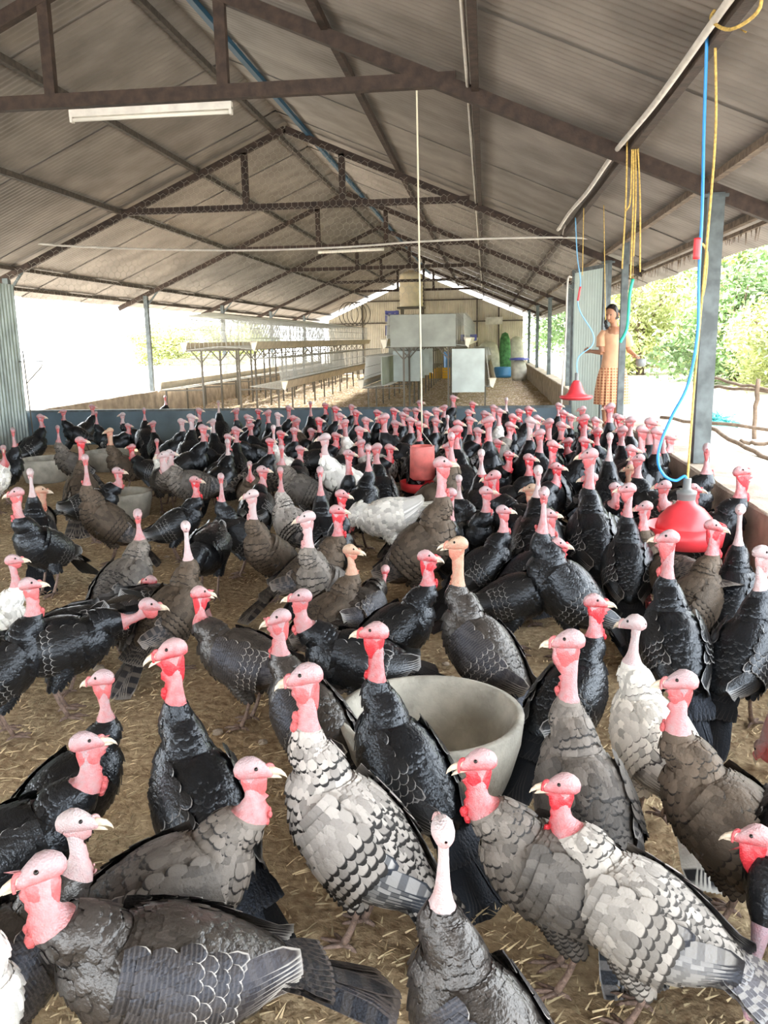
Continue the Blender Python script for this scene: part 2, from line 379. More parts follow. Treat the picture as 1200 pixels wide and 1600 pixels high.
tag(b.build('trim_1', M['zinc']), kind='structure')

# purlins
def purlin(x, wd, ht, m, label, dz=.0, name='purlin', y1=YEND):
    b = MB(); z = zroof(x)+dz-ht/2+.02
    b.bar((x, Y0, z), (x, y1, z), wd, ht); o = b.build(name, m); tag(o, label, 'purlin'); return o
purlin(-1.12, .05, .06, M['steel'], 'dark steel purlin under the right slope, first below the blue ridge purlin')
purlin(-.08, .05, .07, M['steel'], 'dark steel purlin carrying a white pipe, halfway down the right roof slope')
purlin(.98, .05, .07, M['steel'], 'dark steel purlin hung with yellow ropes, low on the right roof slope')
purlin(1.53, .05, .05, M['dusty'], 'dusty thin purlin over the right-hand posts')
purlin(-2.30, .05, .05, M['blue_steel'], 'blue painted purlin running along the ridge', dz=-.005)
purlin(-2.76, .05, .06, M['purlin'], 'brown purlin just left of the ridge')
purlin(-3.82, .05, .06, M['purlin'], 'brown purlin, second left of the ridge on the left slope')
purlin(-4.93, .05, .06, M['purlin'], 'brown purlin, third left of the ridge, where tie beams meet rafters')
purlin(-6.55, .05, .05, M['purlin'], 'thin purlin over the left-hand posts')
purlin(-7.05, .05, .05, M['purlin'], 'outermost thin purlin at the left roof edge')
# dusty outer rail on the right with cobweb strands
rail = empty('eave_rail', (0, 0, 0), label='dusty cobwebbed rail under the right roof edge outside the posts', cat='rail')
b = MB(); b.bar((1.97, Y0, 2.245), (1.97, YEND, 2.245), .05, .05); b.bar((1.99, Y0, 2.175), (1.99, YEND, 2.175), .03, .03); b.build('rail_bar', M['dusty'], rail)
b = MB()
for i in range(240):
    y = random.uniform(2.5, 16); b.tube([(1.99, y, 2.17), (1.99+random.uniform(-.01, .01), y+random.uniform(-.02, .02), 2.17-random.uniform(.03, .11))], [.005, .0015], 4)
o = b.build('cobweb', M['dusty'], rail); o['kind'] = 'stuff'

# trusses
names = ['nearest roof truss, with a white tube light under its tie beam', 'second roof truss, above the blue partition and netting',
         'third roof truss, standing over the cage fronts', 'fourth roof truss, beyond the cage fronts',
         'fifth roof truss, in front of the cream water tank', 'farthest roof truss, before the corrugated end wall']
ZT = 3.18
for k, y in enumerate(TY):
    tr = empty('roof_truss', (XC, y, 0), label='brown steel '+names[k], cat='roof truss')
    def P(b, nm, m=M['steel']):
        o = b.build(nm, m, tr); o.location = (-XC, -y, 0); return o
    rw, rh = (.07, .10) if k == 0 else (.06, .085)
    xe = 2.0
    b = MB(); b.bar((XC, y, ZR-.07), (xe, y, zroof(xe)-.07), rw, rh); P(b, 'rafter')
    b = MB(); b.bar((XC, y, ZR-.07), (XLO+.1, y, zroof(XLO+.1)-.07), rw, rh); P(b, 'rafter')
    xl = XC-(ZR-ZT)/sL; xr = XC+(ZR-ZT)/(-sR)
    b = MB(); b.bar((xl+.05, y, ZT-.02), (xr+.02, y, ZT-.02), rw*.9, rh*.95); P(b, 'tie_beam')
    for xs in (-3.17, -1.87):
        b = MB(); b.bar((xs, y, ZT), (xs, y, zroof(xs)-.09), .08, .06, (0, 1, 0)); P(b, 'stud')
    for side, xp in (('r', XR), ('l', XL)):
        b = MB(); zb = .48
        if k == 1 and side == 'r': zb = 0
        if side == 'r': 
            wds = .115 if k == 0 else .09
            b.bar((xp, y, zb), (xp, y, ZE-.08), wds, wds*.9, (0, 1, 0)); b.box((xp, y, ZE-.10), (.16, .12, .02))
        else: b.bar((xp, y, zb), (xp, y, ZE-.08), .08, .08, (0, 1, 0)); b.bar((xp, y, ZE-.3), (xp+.25, y, ZE-.0), .03, .03, (0, 1, 0))
        P(b, 'post', M['steelgrey'])

# end wall of corrugated sheet with a gap under the roof
b = MB()
x = XLO+.4; V = []; n = 0
xs = np.arange(XL, XR+.01, .0125)
wv = .012*np.sin((xs-XL)*2*math.pi/.076)
for xx_, w_ in zip(xs, wv): V += [(xx_, YEND+w_, 0), (xx_, YEND+w_, max(zroof(xx_)-.16, .1))]
b.add(V, [(2*i, 2*i+2, 2*i+3, 2*i+1) for i in range(len(xs)-1)])
ew = b.build('wall_back', M['endsheet']); tag(ew, kind='structure')
b = MB()
for xx_ in (-5.2, -2.6, -.35, .55): b.bar((xx_, YEND-.06, 0), (xx_, YEND-.06, zroof(xx_)-.2), .06, .05, (0, 1, 0))
b.bar((XL, YEND-.06, 2.1), (XR, YEND-.06, 2.1), .04, .05); b.bar((XL+1.7, YEND-.06, 3.0), (XR-1.4, YEND-.06, 3.0), .04, .05)
tag(b.build('trim_2', M['purlin']), kind='structure')

# curbs
def curb(name, x0, x1, y0, y1):
    b = MB(); ys = np.arange(y0, y1+.01, .3); prof = [(x0, -.05), (x0+.01, .465), (x0+.025, .48), (x1-.02, .48), (x1, -.05)]
    V = [(px, y, pz+(random.uniform(-.006, .006) if pz > 0 else 0)) for y in ys for px, pz in prof]; k = len(prof)
    b.add(V, [(i*k+j, i*k+j+1, (i+1)*k+j+1, (i+1)*k+j) for i in range(len(ys)-1) for j in range(k-1)]+[tuple(range(k-1, -1, -1)), tuple((len(ys)-1)*k+j for j in range(k))], smooth=False)
    tag(b.build(name, M['concrete']), kind='structure')
curb('wall_right', XR-.12, XR+.14, -7, 9.9); curb('wall_right', XR-.12, XR+.14, 11.7, 36.3); curb('wall_left', XL-.14, XL+.12, -7, 36.3)
b = MB(); b.box((XR+.05, 10.8, .13), (.5, 1.8, .27)); tag(b.build('trim_3', M['concrete']), kind='structure')

# partition boards between the posts
for i, (xa, xb, lab) in enumerate([(-6.55, -4.05, 'blue grey low partition board, leftmost, below the sunlit left opening'), (-4.04, -2.1, 'blue grey low partition board in front of the left cage row'),
                       (-2.09, -.4, 'blue grey low partition board behind the pale rope, middle of the crowd'), (-.39, 1.14, 'dark low partition board, rightmost, beside the hanging red drinker')]):
    p = empty('partition_board', ((xa+xb)/2, 11.45, 0), label=lab, cat='partition')
    b = MB(); b.box((0, 0, .24), (xb-xa, .025, .47)); b.build('board', M['bluepanel'], p)
    b = MB(); b.bar((-(xb-xa)/2, 0, .49), ((xb-xa)/2, 0, .49), .04, .03); b.build('top_rail', M['steelgrey'], p)

# wire netting above the partition (twisted hexagons)
net = empty('wire_netting', (0, 11.40, 0), label='fine hexagonal chicken wire stretched under the second truss', cat='wire netting')
b = MB(); cw = .085; chh = .10; r = .0013
def strand(p, q):
    p = np.array(p); q = np.array(q); d = (q-p)/np.linalg.norm(q-p); u = np.array([0, 1., 0]); s_ = np.cross(d, u)
    V = [p+u*r, p-u*r*.5+s_*r*.87, p-u*r*.5-s_*r*.87, q+u*r, q-u*r*.5+s_*r*.87, q-u*r*.5-s_*r*.87]
    b.add(V, [(0, 1, 4, 3), (1, 2, 5, 4), (2, 0, 3, 5)])
rowi = 0; z = .52
while z < 4.1:
    x = XL+.1 + (cw/2 if rowi % 2 else 0)
    while x < 1.2:
        if z+chh < zroof(x)-.02 and (z > 1.9):
            strand((x, 0, z), (x, 0, z+chh*.45)); strand((x, 0, z+chh*.45), (x+cw/2, 0, z+chh*.75)); strand((x, 0, z+chh*.45), (x-cw/2, 0, z+chh*.75))
        x += cw
    z += chh*.75; rowi += 1
b.build('hexagon_mesh', M['netwire'], net)

# door frame post, door leaf, latch
b = MB(); b.bar((XR-.01, 10.02, 0), (XR-.01, 10.02, 2.42), .07, .07, (0, 1, 0)); tag(b.build('door_post', M['steelgrey']), 'grey square door post in front of the person in the checked skirt', 'post')
dr = empty('door_1', (XR-.03, 11.40, 0), rz=0, kind='structure')
ang = math.atan2(12.35-11.40, 1.20-(XR-.03)); dr.rotation_euler[2] = ang; W = .95
b = MB(); xs = np.arange(.03, W-.02, .01); V = []
for q in xs: V += [(q, .008*math.sin(q*2*math.pi/.076), .06), (q, .008*math.sin(q*2*math.pi/.076), 2.26)]
b.add(V, [(2*i, 2*i+2, 2*i+3, 2*i+1) for i in range(len(xs)-1)]); b.build('door_panel', M['greensheet'], dr)
b = MB()
for p, q in (((.02, 0, .03), (.02, 0, 2.3)), ((W, 0, .03), (W, 0, 2.3)), ((0, 0, 2.28), (W, 0, 2.28)), ((0, 0, .05), (W, 0, .05))): b.bar(p, q, .045, .045, (0, 1, 0))
b.build('door_frame', M['steelgrey'], dr)
b = MB(); b.tube([(W, -.02, 1.2), (W, -.07, 1.2)], .022, 12); b.tube([(W, -.07, 1.2), (W-.01, -.08, 1.2)], [.038, .034], 14); b.tube([(W, -.02, 1.04), (W, -.05, 1.04)], .018, 10); b.build('door_handle', M['handle'], dr)

# corrugated sheet at the left edge with thin rod
for k in range(6):
    y0_ = 11.35-1.3*(k+1)
    b = MB(); xs = np.arange(0, 1.33, .0133); V = []
    for q in xs: V += [(.012*math.sin(q*2*math.pi/.08), q, 0), (.012*math.sin(q*2*math.pi/.08), q, 2.25)]
    b.add(V, [(2*i, 2*i+2, 2*i+3, 2*i+1) for i in range(len(xs)-1)])
    o = b.build('corrugated_sheet', M['zinc'], loc=(XL+.16+.02*(k % 2), y0_, 0)); tag(o, 'weathered corrugated zinc sheet standing upright by the leftmost post' if k == 0 else 'weathered corrugated zinc sheet closing the left side nearer than the leftmost post', 'sheet', 'corrugated sheets along the left side')
st = empty('wire_stand', (-6.35, 11.2, 0), label='thin bent iron rod stand beside the corrugated sheet', cat='rod')
b = MB(); b.tube([(0, 0, 0), (-.03, 0, 1.35)], .01, 6); b.tube([(-.1, 0, 1.2), (.25, 0, 1.2), (.22, 0, 1.12), (-.02, 0, .9)], .008, 6); b.build('rod', M['rack'], st)

# ================================================================ pipes, ropes, hoses
def cable(pts, r, m, name, label, cat, n=8):
    b = MB(); b.tube(pts, r, n); return tag(b.build(name, m), label, cat)
pts = [(-.13, y, zroof(-.13)-.03+.008*math.sin(y*3)) for y in np.arange(2, 30, .3)]
cable(pts, .014, M['pvc'], 'water_pipe', 'thin white pipe along the purlin halfway down the right slope', 'pipe')
P1 = [(.93-.012*(y-3.), y, zroof(.93)-.05+.012*math.sin(y*2.2)) for y in np.arange(1.0, 10.6, .25)]
P1 += [tuple(ony(884, 350, 10.9)), tuple(ony(880, 366, 11.1))]
cable(spline(P1, 4), .017, M['pvc'], 'water_pipe', 'thick white pipe along the rope-hung purlin, bending down at the second truss', 'pipe')
P2 = [tuple(ony(px, py, 11.2)) for px, py in [(955, 375), (880, 371), (760, 373), (650, 378), (540, 386), (400, 391), (250, 390), (100, 384), (0, 374), (-60, 369)]]
cable(spline(P2, 6), .013, M['pvc'], 'water_pipe', 'white pipe crossing the shed in front of the second truss', 'pipe')
P3 = [tuple(ony(px, py, 16.2)) for px, py in [(497, 394), (540, 392), (600, 389)]]
cable(spline(P3, 6), .03, M['tube'], 'tube_lamp', 'small far white tube light behind the crossing pipe', 'lamp')
# tube lamp under first tie
tl = empty('tube_light', (-2.42, 6.30, 3.065), label='long white fluorescent tube light under the nearest tie beam', cat='lamp')
b = MB(); b.box((0, 0, .0), (1.22, .045, .05)); b.build('batten', M['pvc'], tl)
b = MB(); b.tube([(-.59, 0, -.042), (.59, 0, -.042)], .014, 12); b.build('glass_tube', M['tube'], tl)
b = MB(); 
for sx in (-.6, .6): b.box((sx, 0, -.035), (.02, .04, .05))
b.build('end_holder', M['pvc'], tl)

# feeder rope at centre and red tube feeder
fy = 7.0; fp = ony(660, 735, fy)
fd = empty('tube_feeder', (fp[0], fy, .14), label='red hanging tube feeder with round pan, on a pale rope mid crowd', cat='feeder')
b = MB(); b.lathe([(.001, .10), (.085, .10), (.108, .12), (.103, .36), (.100, .375), (.104, .385), (.098, .385), (.096, .2), (.001, .14)], n=32); b.build('hopper', M['redpale'], fd)
b = MB(); b.lathe([(.001, .012), (.14, .012), (.165, .03), (.188, .085), (.194, .085), (.185, .02), (.15, 0), (.001, 0)], n=36); b.build('pan', M['red'], fd)
b = MB(); b.tube([(-.1, 0, .37), (0, 0, .50), (.1, 0, .37)], .004, 6); b.build('bail', M['wire'], fd)
tp = ony(653, 122, 6.5)
cable([(fp[0]+(tp[0]-fp[0])*t, fy+(6.36-fy)*t, .64+(tp[2]-.64)*t) for t in np.linspace(0, 1, 12)], .0065, M['whiterope'], 'rope', 'thin pale rope from the nearest tie beam to the red tube feeder', 'rope')

# near bell drinker
dy = 4.35; dp = ony(1068, 860, dy); dx = dp[0]
bd = empty('bell_drinker', (dx, dy, .335), label='large red bell drinker hanging by the right-hand post, fed by blue hose', cat='drinker')
b = MB(); b.lathe([(.12, .025), (.17, .03), (.192, .11), (.20, .11), (.185, .01), (.12, 0), (.115, .012)], n=40); b.lathe([(.125, .012), (.143, .05), (.146, .10), (.130, .15), (.09, .195), (.052, .218), (.042, .24), (.038, .27), (.001, .27)], n=40); b.build('bell', M['red'], bd)
b = MB(); b.lathe([(.044, .24), (.046, .265), (.05, .27), (.05, .285), (.03, .29), (.02, .3), (.02, .35), (.001, .35)], n=20); b.build('valve', M['greyplastic'], bd)
cable(spline([(dx, dy, .63), (dx+.01, dy, 1.2), (dx+.03, dy, 1.8), (dx+.03, dy-.05, 2.3), (.98, dy-.25, zroof(.98)-.06)], 6), .006, M['rope'], 'rope', 'yellow rope holding up the large red bell drinker', 'rope')
hz = [ony(1105, 45, 4.1), ony(1100, 200, 4.2), ony(1097, 330, 4.3), ony(1092, 430, 4.32), ony(1090, 520, 4.32), ony(1075, 600, 4.34), ony(1050, 650, 4.34), ony(1033, 690, 4.34), ony(1028, 720, 4.34), ony(1037, 742, 4.34), ony(1055, 751, 4.34), ony(1070, 744, 4.35), np.array([dx, dy-.01, .66])]
cable(spline(hz, 8), .0075, M['blue'], 'hose', 'bright blue hose looping down beside the grey post to the near drinker', 'hose')
cable(spline([ony(1090, 372, 4.28), ony(1089, 385, 4.28), ony(1088, 405, 4.28)], 4), .017, M['red'], 'hose_valve', 'small red valve on the blue hose beside the right-hand post', 'valve')
# ropes round the purlin
cable(spline([(.97, 3.55, 2.72), (1.02, 3.62, 2.60), (.95, 3.75, 2.57), (.92, 3.95, 2.68), (.99, 4.0, 2.76), (1.04, 4.1, 2.72), (1.10, 4.08, 2.66)], 6), .007, M['rope'], 'rope', 'knotted yellow rope around the rope-hung purlin at the blue hose top', 'rope')
for k, (xa, xb, yb) in enumerate([(980, 972, 420), (990, 985, 435), (996, 1000, 425), (988, 978, 330), (993, 990, 400)]):
    cable(spline([ony(xa, 215, 6.15), ony((xa+xb)/2+2, 310, 6.15), ony(xb, yb, 6.15)], 8), .0055, M['rope'], 'rope',
          ['leftmost yellow rope strand of the bundle at the nearest truss and purlin crossing', 'second yellow rope strand of the bundle at the nearest truss, reaching lowest',
           'rightmost yellow rope strand of the bundle hanging at the nearest truss', 'shortest yellow rope strand of the bundle hanging at the nearest truss',
           'middle yellow rope strand of the bundle hanging at the nearest truss'][k], 'rope')
cable(spline([ony(1090, 378, 4.30), ony(1100, 384, 4.4), ony(1105, 400, 4.5), ony(1102, 440, 4.5), ony(1098, 462, 4.5)], 6), .006, M['rope'], 'rope', 'short yellow rope end dangling in front of the grey right-hand post', 'rope')
# far bell drinker
ey = 9.4; ep = ony(900, 622, ey)
bd2 = empty('bell_drinker', (ep[0], ey, ep[2]-.03), label='small pink-red bell drinker hanging high beside the open door', cat='drinker')
b = MB(); b.lathe([(.10, .02), (.15, .015), (.178, .035), (.178, .055), (.12, .06), (.09, .09), (.075, .13), (.05, .19), (.03, .22), (.001, .225)], n=32); b.build('bell', M['red'], bd2)
b = MB(); b.lathe([(.02, .22), (.02, .30), (.001, .30)], n=12); b.build('valve', M['greyplastic'], bd2)
cable(spline([ony(903, 596, ey), ony(903, 560, ey), ony(925, 540, ey), ony(926, 520, ey), ony(908, 490, ey), ony(903, 470, ey), ony(907, 440, ey), ony(902, 400, ey), ony(899, 340, ey)], 8), .006, M['lightblue'], 'hose', 'thin pale blue hose curling down to the small hanging drinker', 'hose')
cable(spline([ony(907, 448, ey-.02), ony(905, 458, ey-.02), ony(903, 470, ey-.02)], 4), .011, M['red'], 'hose_valve', 'tiny red valve on the pale blue hose before the open door', 'valve')
for (a_, b_, lab) in [((912, 325), (910, 430), 'thin yellow rope hanging left of the pale blue hose top'), ((943, 290), (946, 500), 'thin yellow rope hanging in front of the person in the doorway')]:
    cable(spline([ony(*a_, 8.8), ony((a_[0]+b_[0])/2, (a_[1]+b_[1])/2, 8.8), ony(*b_, 8.8)], 6), .004, M['rope'], 'rope', lab, 'rope')
cable(spline([ony(989, 436, 9.6), ony(984, 460, 9.6), ony(982, 490, 9.6), ony(979, 515, 9.6), ony(969, 535, 9.6)], 8), .017, M['green'], 'hose', 'short thick green hose hanging beside the door post', 'hose')
cable([ony(989, 440, 9.6), ony(990, 330, 9.6), np.array([1.5, 9.6, zroof(1.5)-.03])], .003, M['rope'], 'rope', 'thin yellow rope from which the green hose hangs', 'rope')
cable(spline([np.append(ony(878, 612, 11.3)[:2], 0.0), ony(878, 612, 11.3), ony(884, 520, 11.3), ony(887, 440, 11.3), ony(893, 433, 11.35)], 6), .012, M['pvc'], 'water_pipe', 'white pipe standing upright against the partition end near the door', 'pipe')

# tubs
def tub(name, c, r1, r0, h, label, m=M['tub'], sy=1.0, inner=True):
    b = MB(); b.lathe([(.001, .0), (r0, 0), (r1*.97, h*.7), (r1, h), (r1-.02, h+.004), (r1-.035, h-.01), (r0-.02, .03), (.001, .03)], n=48)
    o = b.build(name, m, loc=(c[0], c[1], 0)); o.scale = (1, sy, 1); tag(o, label, 'tub')
tub('feed_tub', (-.165, 2.42), .29, .23, .27, 'large round concrete tub among the turkeys in the middle foreground')
tub('feed_tub', (-4.62, 8.35), .27, .22, .24, 'pale round tub at left behind the dark turkeys, leftmost of three')
tub('feed_tub', (-4.28, 9.1), .25, .2, .22, 'pale round tub at far left, behind and right of another')
tub('feed_tub', (-2.98, 6.55), .24, .2, .21, 'pale round tub under the white turkey on the left')

# ================================================================ cages
def trough(b, x, z, side, y0, y1):
    pr_ = [(-.055*side, .09), (-.02*side, -.05), (.03*side, -.06), (.085*side, .09), (.075*side, .09), (.025*side, -.045), (-.015*side, -.04), (-.045*side, .09)]
    V = [(x+a, y, z+c) for y in (y0, y1) for a, c in pr_]; k = len(pr_)
    b.add(V, [(j, (j+1) % k, k+(j+1) % k, k+j) for j in range(k)], smooth=False)
def cage_row(name, xc, label, hu, hl, y0=16.3, y1=33., side_panel=None):
    e = empty(name, (xc, y0, 0), label=label, cat='cage row')
    def B(b, nm, m): o = b.build(nm, m, e); o.location = (-xc, -y0, 0); return o
    for (xo, z, sd) in ((-hu, 1.33, -1), (hu, 1.33, 1), (-hl, .56, -1), (hl, .56, 1)):
        b = MB(); trough(b, xc+xo, z, sd, y0, y1); t_ = B(b, 'feed_trough', M['trough'])
        b = MB(); s = sd; x = xc+xo
        b.add([(x-.06*s, y0-.004, z+.095), (x-.02*s, y0-.004, z-.055), (x+.03*s, y0-.004, z-.10), (x+.095*s, y0-.004, z+.095), (x+.06*s, y0-.03, z+.075), (x-.03*s, y0-.03, z+.075)], [(0, 1, 2, 3), (0, 3, 4, 5)], smooth=False)
        b.add([(x-.06*s, y0+.01, z+.095), (x-.02*s, y0+.01, z-.055), (x+.03*s, y0+.01, z-.10), (x+.095*s, y0+.01, z+.095)], [(0, 1, 2, 3)], smooth=False)
        o = b.build('trough_cap', M['troughend'], t_)
    # wire fronts
    for (xa, xb, z0, z1) in ((-hu+.03, -hu+.06, 1.30, 1.86), (hu-.03, hu-.06, 1.30, 1.86), (-hl+.03, -hl+.1, .52, 1.08), (hl-.03, hl-.1, .52, 1.08)):
        b = MB()
        y = y0
        while y < y1:
            b.bar((xc+xa, y, z0), (xc+xb, y, z1), .008, .008, (0, 1, 0)); y += .06 if y < 24 else .12
        for q in (0, .33, .66, 1): b.bar((xc+xa+(xb-xa)*q, y0, z0+(z1-z0)*q), (xc+xa+(xb-xa)*q, y1, z0+(z1-z0)*q), .007, .007)
        B(b, 'wire_front', M['wire'])
    # tops, floors, dividers
    for (xa, xb, z) in ((-hu, hu, 1.87), (-hl, -hu+.05, 1.09), (hu-.05, hl, 1.09)):
        b = MB()
        for q in np.linspace(xa, xb, 10): b.bar((xc+q, y0, z), (xc+q, y1, z), .006, .006)
        for y in np.arange(y0, y1, .3): b.bar((xc+xa, y, z), (xc+xb, y, z), .006, .006)
        B(b, 'wire_top', M['wire'])
    for (xa, xb, z, dz) in ((-hu, 0, 1.27, .07), (hu, 0, 1.27, .07), (-hl, -hu+.1, .49, .06), (hl, hu-.1, .49, .06)):
        b = MB()
        for q in np.linspace(0, 1, 9): b.bar((xc+xa+(xb-xa)*q, y0, z+dz*q), (xc+xa+(xb-xa)*q, y1, z+dz*q), .008, .008)
        for y in np.arange(y0, y1, .12): b.bar((xc+xa, y, z), (xc+xb, y, z+dz), .007, .007)
        B(b, 'wire_floor', M['wire'])
    for y in np.arange(y0, y1, 1.2):
        for (xa, xb, z0, z1) in ((-hu+.03, hu-.03, 1.3, 1.87),):
            b = MB()
            for q in np.arange(xa, xb, .09): b.bar((xc+q, y, z0), (xc+q, y, z1), .005, .005, (0, 1, 0))
            b.bar((xc+xa, y, z1), (xc+xb, y, z1), .006, .006); B(b, 'wire_divider', M['wire'])
    # legs
    for i, y in enumerate(np.arange(y0+.05, y1, 1.2)):
        for q in (-hu*.55, hu*.55):
            b = MB(); b.bar((xc+q, y, 0), (xc+q, y, 1.27), .035, .035, (0, 1, 0)); s = 1 if q > 0 else -1
            b.bar((xc+q, y, 1.02), (xc+q+s*.2, y, 1.25), .02, .02, (0, 1, 0)); b.bar((xc+q, y, 1.02), (xc+q-s*.2, y, 1.25), .02, .02, (0, 1, 0)); B(b, 'leg', M['rack'])
        for q in (-hl+.12, hl-.12):
            b = MB(); b.bar((xc+q, y, 0), (xc+q, y, .5), .03, .03, (0, 1, 0)); B(b, 'leg', M['rack'])
        b = MB(); b.bar((xc-hl, y, .49), (xc-hu*.55, y, .49), .025, .025); b.bar((xc+hl, y, .49), (xc+hu*.55, y, .49), .025, .025); b.bar((xc-hu, y, 1.26), (xc+hu, y, 1.26), .025, .025); B(b, 'cross_bar', M['rack'])
    return e
c1 = cage_row('cage_row', -5.20, 'long two-tier wire cage row with feed troughs at the sunlit left side', .69, 1.27)
c2 = cage_row('cage_row', -1.13, 'long two-tier wire cage row in the middle, below the water tank', .78, 1.25)
def cp(e, name, c, h, m):
    b = MB(); b.box(c, h); o = b.build(name, m, e); o.location = (-e.location[0], -e.location[1], 0); return o
cp(c2, 'front_board', (-1.18, 16.28, 1.56), (1.25, .02, .60), M['greypanel'])
cp(c2, 'side_board', (-2.0, 17.6, .80), (.02, 2.4, .58), M['greypanel'])
cp(c2, 'side_board', (-1.8, 19, .86), (.7, .02, .75), M['greypanel'])
for k, y in enumerate((17.6, 19, 20.5, 22)): cp(c2, 'side_board', (-1.62, y, .86), (.55, .02, .62), M['palepanel'])
cp(c2, 'end_board', (-.32, 16.28, .80), (.62, .02, .82), M['palepanel'])
# manure / dust boards on top of left row give its solid pale roof
b = MB(); b.add([(-6.05, 16.4, 1.93), (-5.0, 16.4, 1.93), (-5.0, 33, 1.93), (-6.05, 33, 1.93), (-5.5, 16.4, 2.0), (-5.5, 33, 2.0)], [(0, 4, 5, 3), (4, 1, 2, 5)], smooth=False)
o = b.build('cover_sheet', M['greypanel'], c1); o.location = (5.32, -16.3, 0)
# water tank on a stand
tk = empty('water_tank', (-2.36, 27.6, 0), label='cream ribbed cylindrical water tank on a stand in the shed centre', cat='water tank')
b = MB(); prof = [(.001, 2.42), (.37, 2.42)]
for i in range(8): prof += [(.385, 2.46+i*.12), (.365, 2.52+i*.12)]
prof += [(.37, 3.42), (.22, 3.50), (.12, 3.51), (.12, 3.55), (.001, 3.55)]
b.lathe(prof, n=32); b.build('tank_body', M['tank'], tk)
for sx in (-.3, .3):
    for sy_ in (-.3, .3):
        b = MB(); b.bar((sx, sy_, 0), (sx, sy_, 2.4), .05, .05, (0, 1, 0)); b.build('stand_leg', M['rack'], tk)
b = MB(); b.box((0, 0, 2.39), (.85, .85, .05)); b.build('stand_platform', M['rack'], tk)
# clutter at the far end
def crate(x, y, z, w_, d, h, m, label, cat='crate', name='crate', slats=True):
    e = empty(name, (x, y, z), label=label, cat=cat); b = MB()
    for k in range(4):
        zz = h*(k+.5)/4; hh = h/4*.72
        for sy_ in (-1, 1): b.box((0, sy_*d/2, zz), (w_, .02, hh))
        for sx in (-1, 1): b.box((sx*w_/2, 0, zz), (.02, d, hh))
    b.box((0, 0, .01), (w_, d, .02))
    for sx in (-1, 1):
        for sy_ in (-1, 1): b.box((sx*w_/2, sy_*d/2, h/2), (.05, .05, h))
    b.build('crate_shell', m, e)
    b = MB(); b.box((0, -d/2-.008, h*.8), (w_*.3, .012, h*.1)); b.box((0, d/2+.008, h*.8), (w_*.3, .012, h*.1)); b.build('hand_grip', m, e)
crate(-1.62, 31.0, 0, .72, .5, .38, M['yellow'], 'yellow plastic crate on the floor under the middle cage row')
crate(-2.60, 24.0, 1.9, .3, .3, .3, M['navy'], 'navy blue plastic box hanging left of the grey board, upper of two'); crate(-2.60, 24.0, 1.52, .3, .3, .28, M['navy'], 'navy blue plastic box hanging left of the grey board, lower of two')
crate(-.42, 22, 1.34, .35, .3, .16, M['navy'], 'small navy tray standing on the pale cage board')
def barrel(x, y, r, h, m, label):
    b = MB(); b.lathe([(.001, 0), (r, 0), (r*1.04, h*.3), (r, h*.33), (r*1.04, h*.66), (r, h*.7), (r, h), (r*.9, h+.02), (.001, h+.02)], n=24); tag(b.build('barrel', m, loc=(x, y, 0)), label, 'barrel')
barrel(-1.35, 33.2, .25, .9, M['deepblue'], 'blue barrel behind the yellow crate')
barrel(.62, 31, .3, .35, M['deepblue'], 'low dark blue basin on the floor at the far aisle end')
def sackob(x, y, z, w_, d, h, m, label):
    b = MB(); V = []; n = 16; prof = [(0, .001), (.02, .85), (.2, 1.), (.6, .98), (.85, .85), (.97, .5), (1, .001)]
    for q, s in prof:
        for j in range(n):
            t = 2*math.pi*j/n; cx = math.copysign(abs(math.cos(t))**.6, math.cos(t)); cy = math.copysign(abs(math.sin(t))**.6, math.sin(t))
            V.append((cx*w_/2*s*(1+.05*math.sin(3*t+q*5)), cy*d/2*s, q*h+.02*math.sin(5*t)*q*(1-q)*4))
    b.add(V, [(i*n+j, i*n+(j+1) % n, (i+1)*n+(j+1) % n, (i+1)*n+j) for i in range(len(prof)-1) for j in range(n)]); tag(b.build('feed_sack', m, loc=(x, y, z)), label, 'sack')
sackob(.12, 31.5, 0, .8, .5, 1.3, M['sack'], 'grey upright sack pile wrapped in cloth, left of the green sack'); sackob(.72, 31.8, 0, .42, .4, 1.6, M['greensack'], 'tall dark green sack at the far end of the aisle')
sackob(1.15, 32.4, 0, .6, .5, 1.45, M['sack'], 'pale grey sack right of the green sack'); sackob(1.1, 28.2, 0, .5, .4, .7, M['sack'], 'white sack under the small blue lid near far posts')
b = MB(); b.lathe([(.001, .08), (.30, .06), (.33, 0), (.001, 0)], n=20); tag(b.build('basin', M['navy'], loc=(1.1, 28.2, .68)), 'blue basin turned over on the white sack', 'basin')
b = MB(); 
for k in range(4): b.tube([(math.cos(t)*.3+.12*k-.2, .04*k, math.sin(t)*.36) for t in np.linspace(0, 2*math.pi, 28)], .012, 6)
tag(b.build('hose_coil', M['rack'], loc=(-4.0, 26.3, 2.2)), 'dark coiled pipe hanging above the far left cages', 'pipe coil')
b = MB(); b.box((0, 0, 0), (.7, .12, .3)); tag(b.build('notice_board', M['sack'], loc=(.35, 36.1, 2.1)), 'small pale box fixed on the corrugated end wall', 'box')

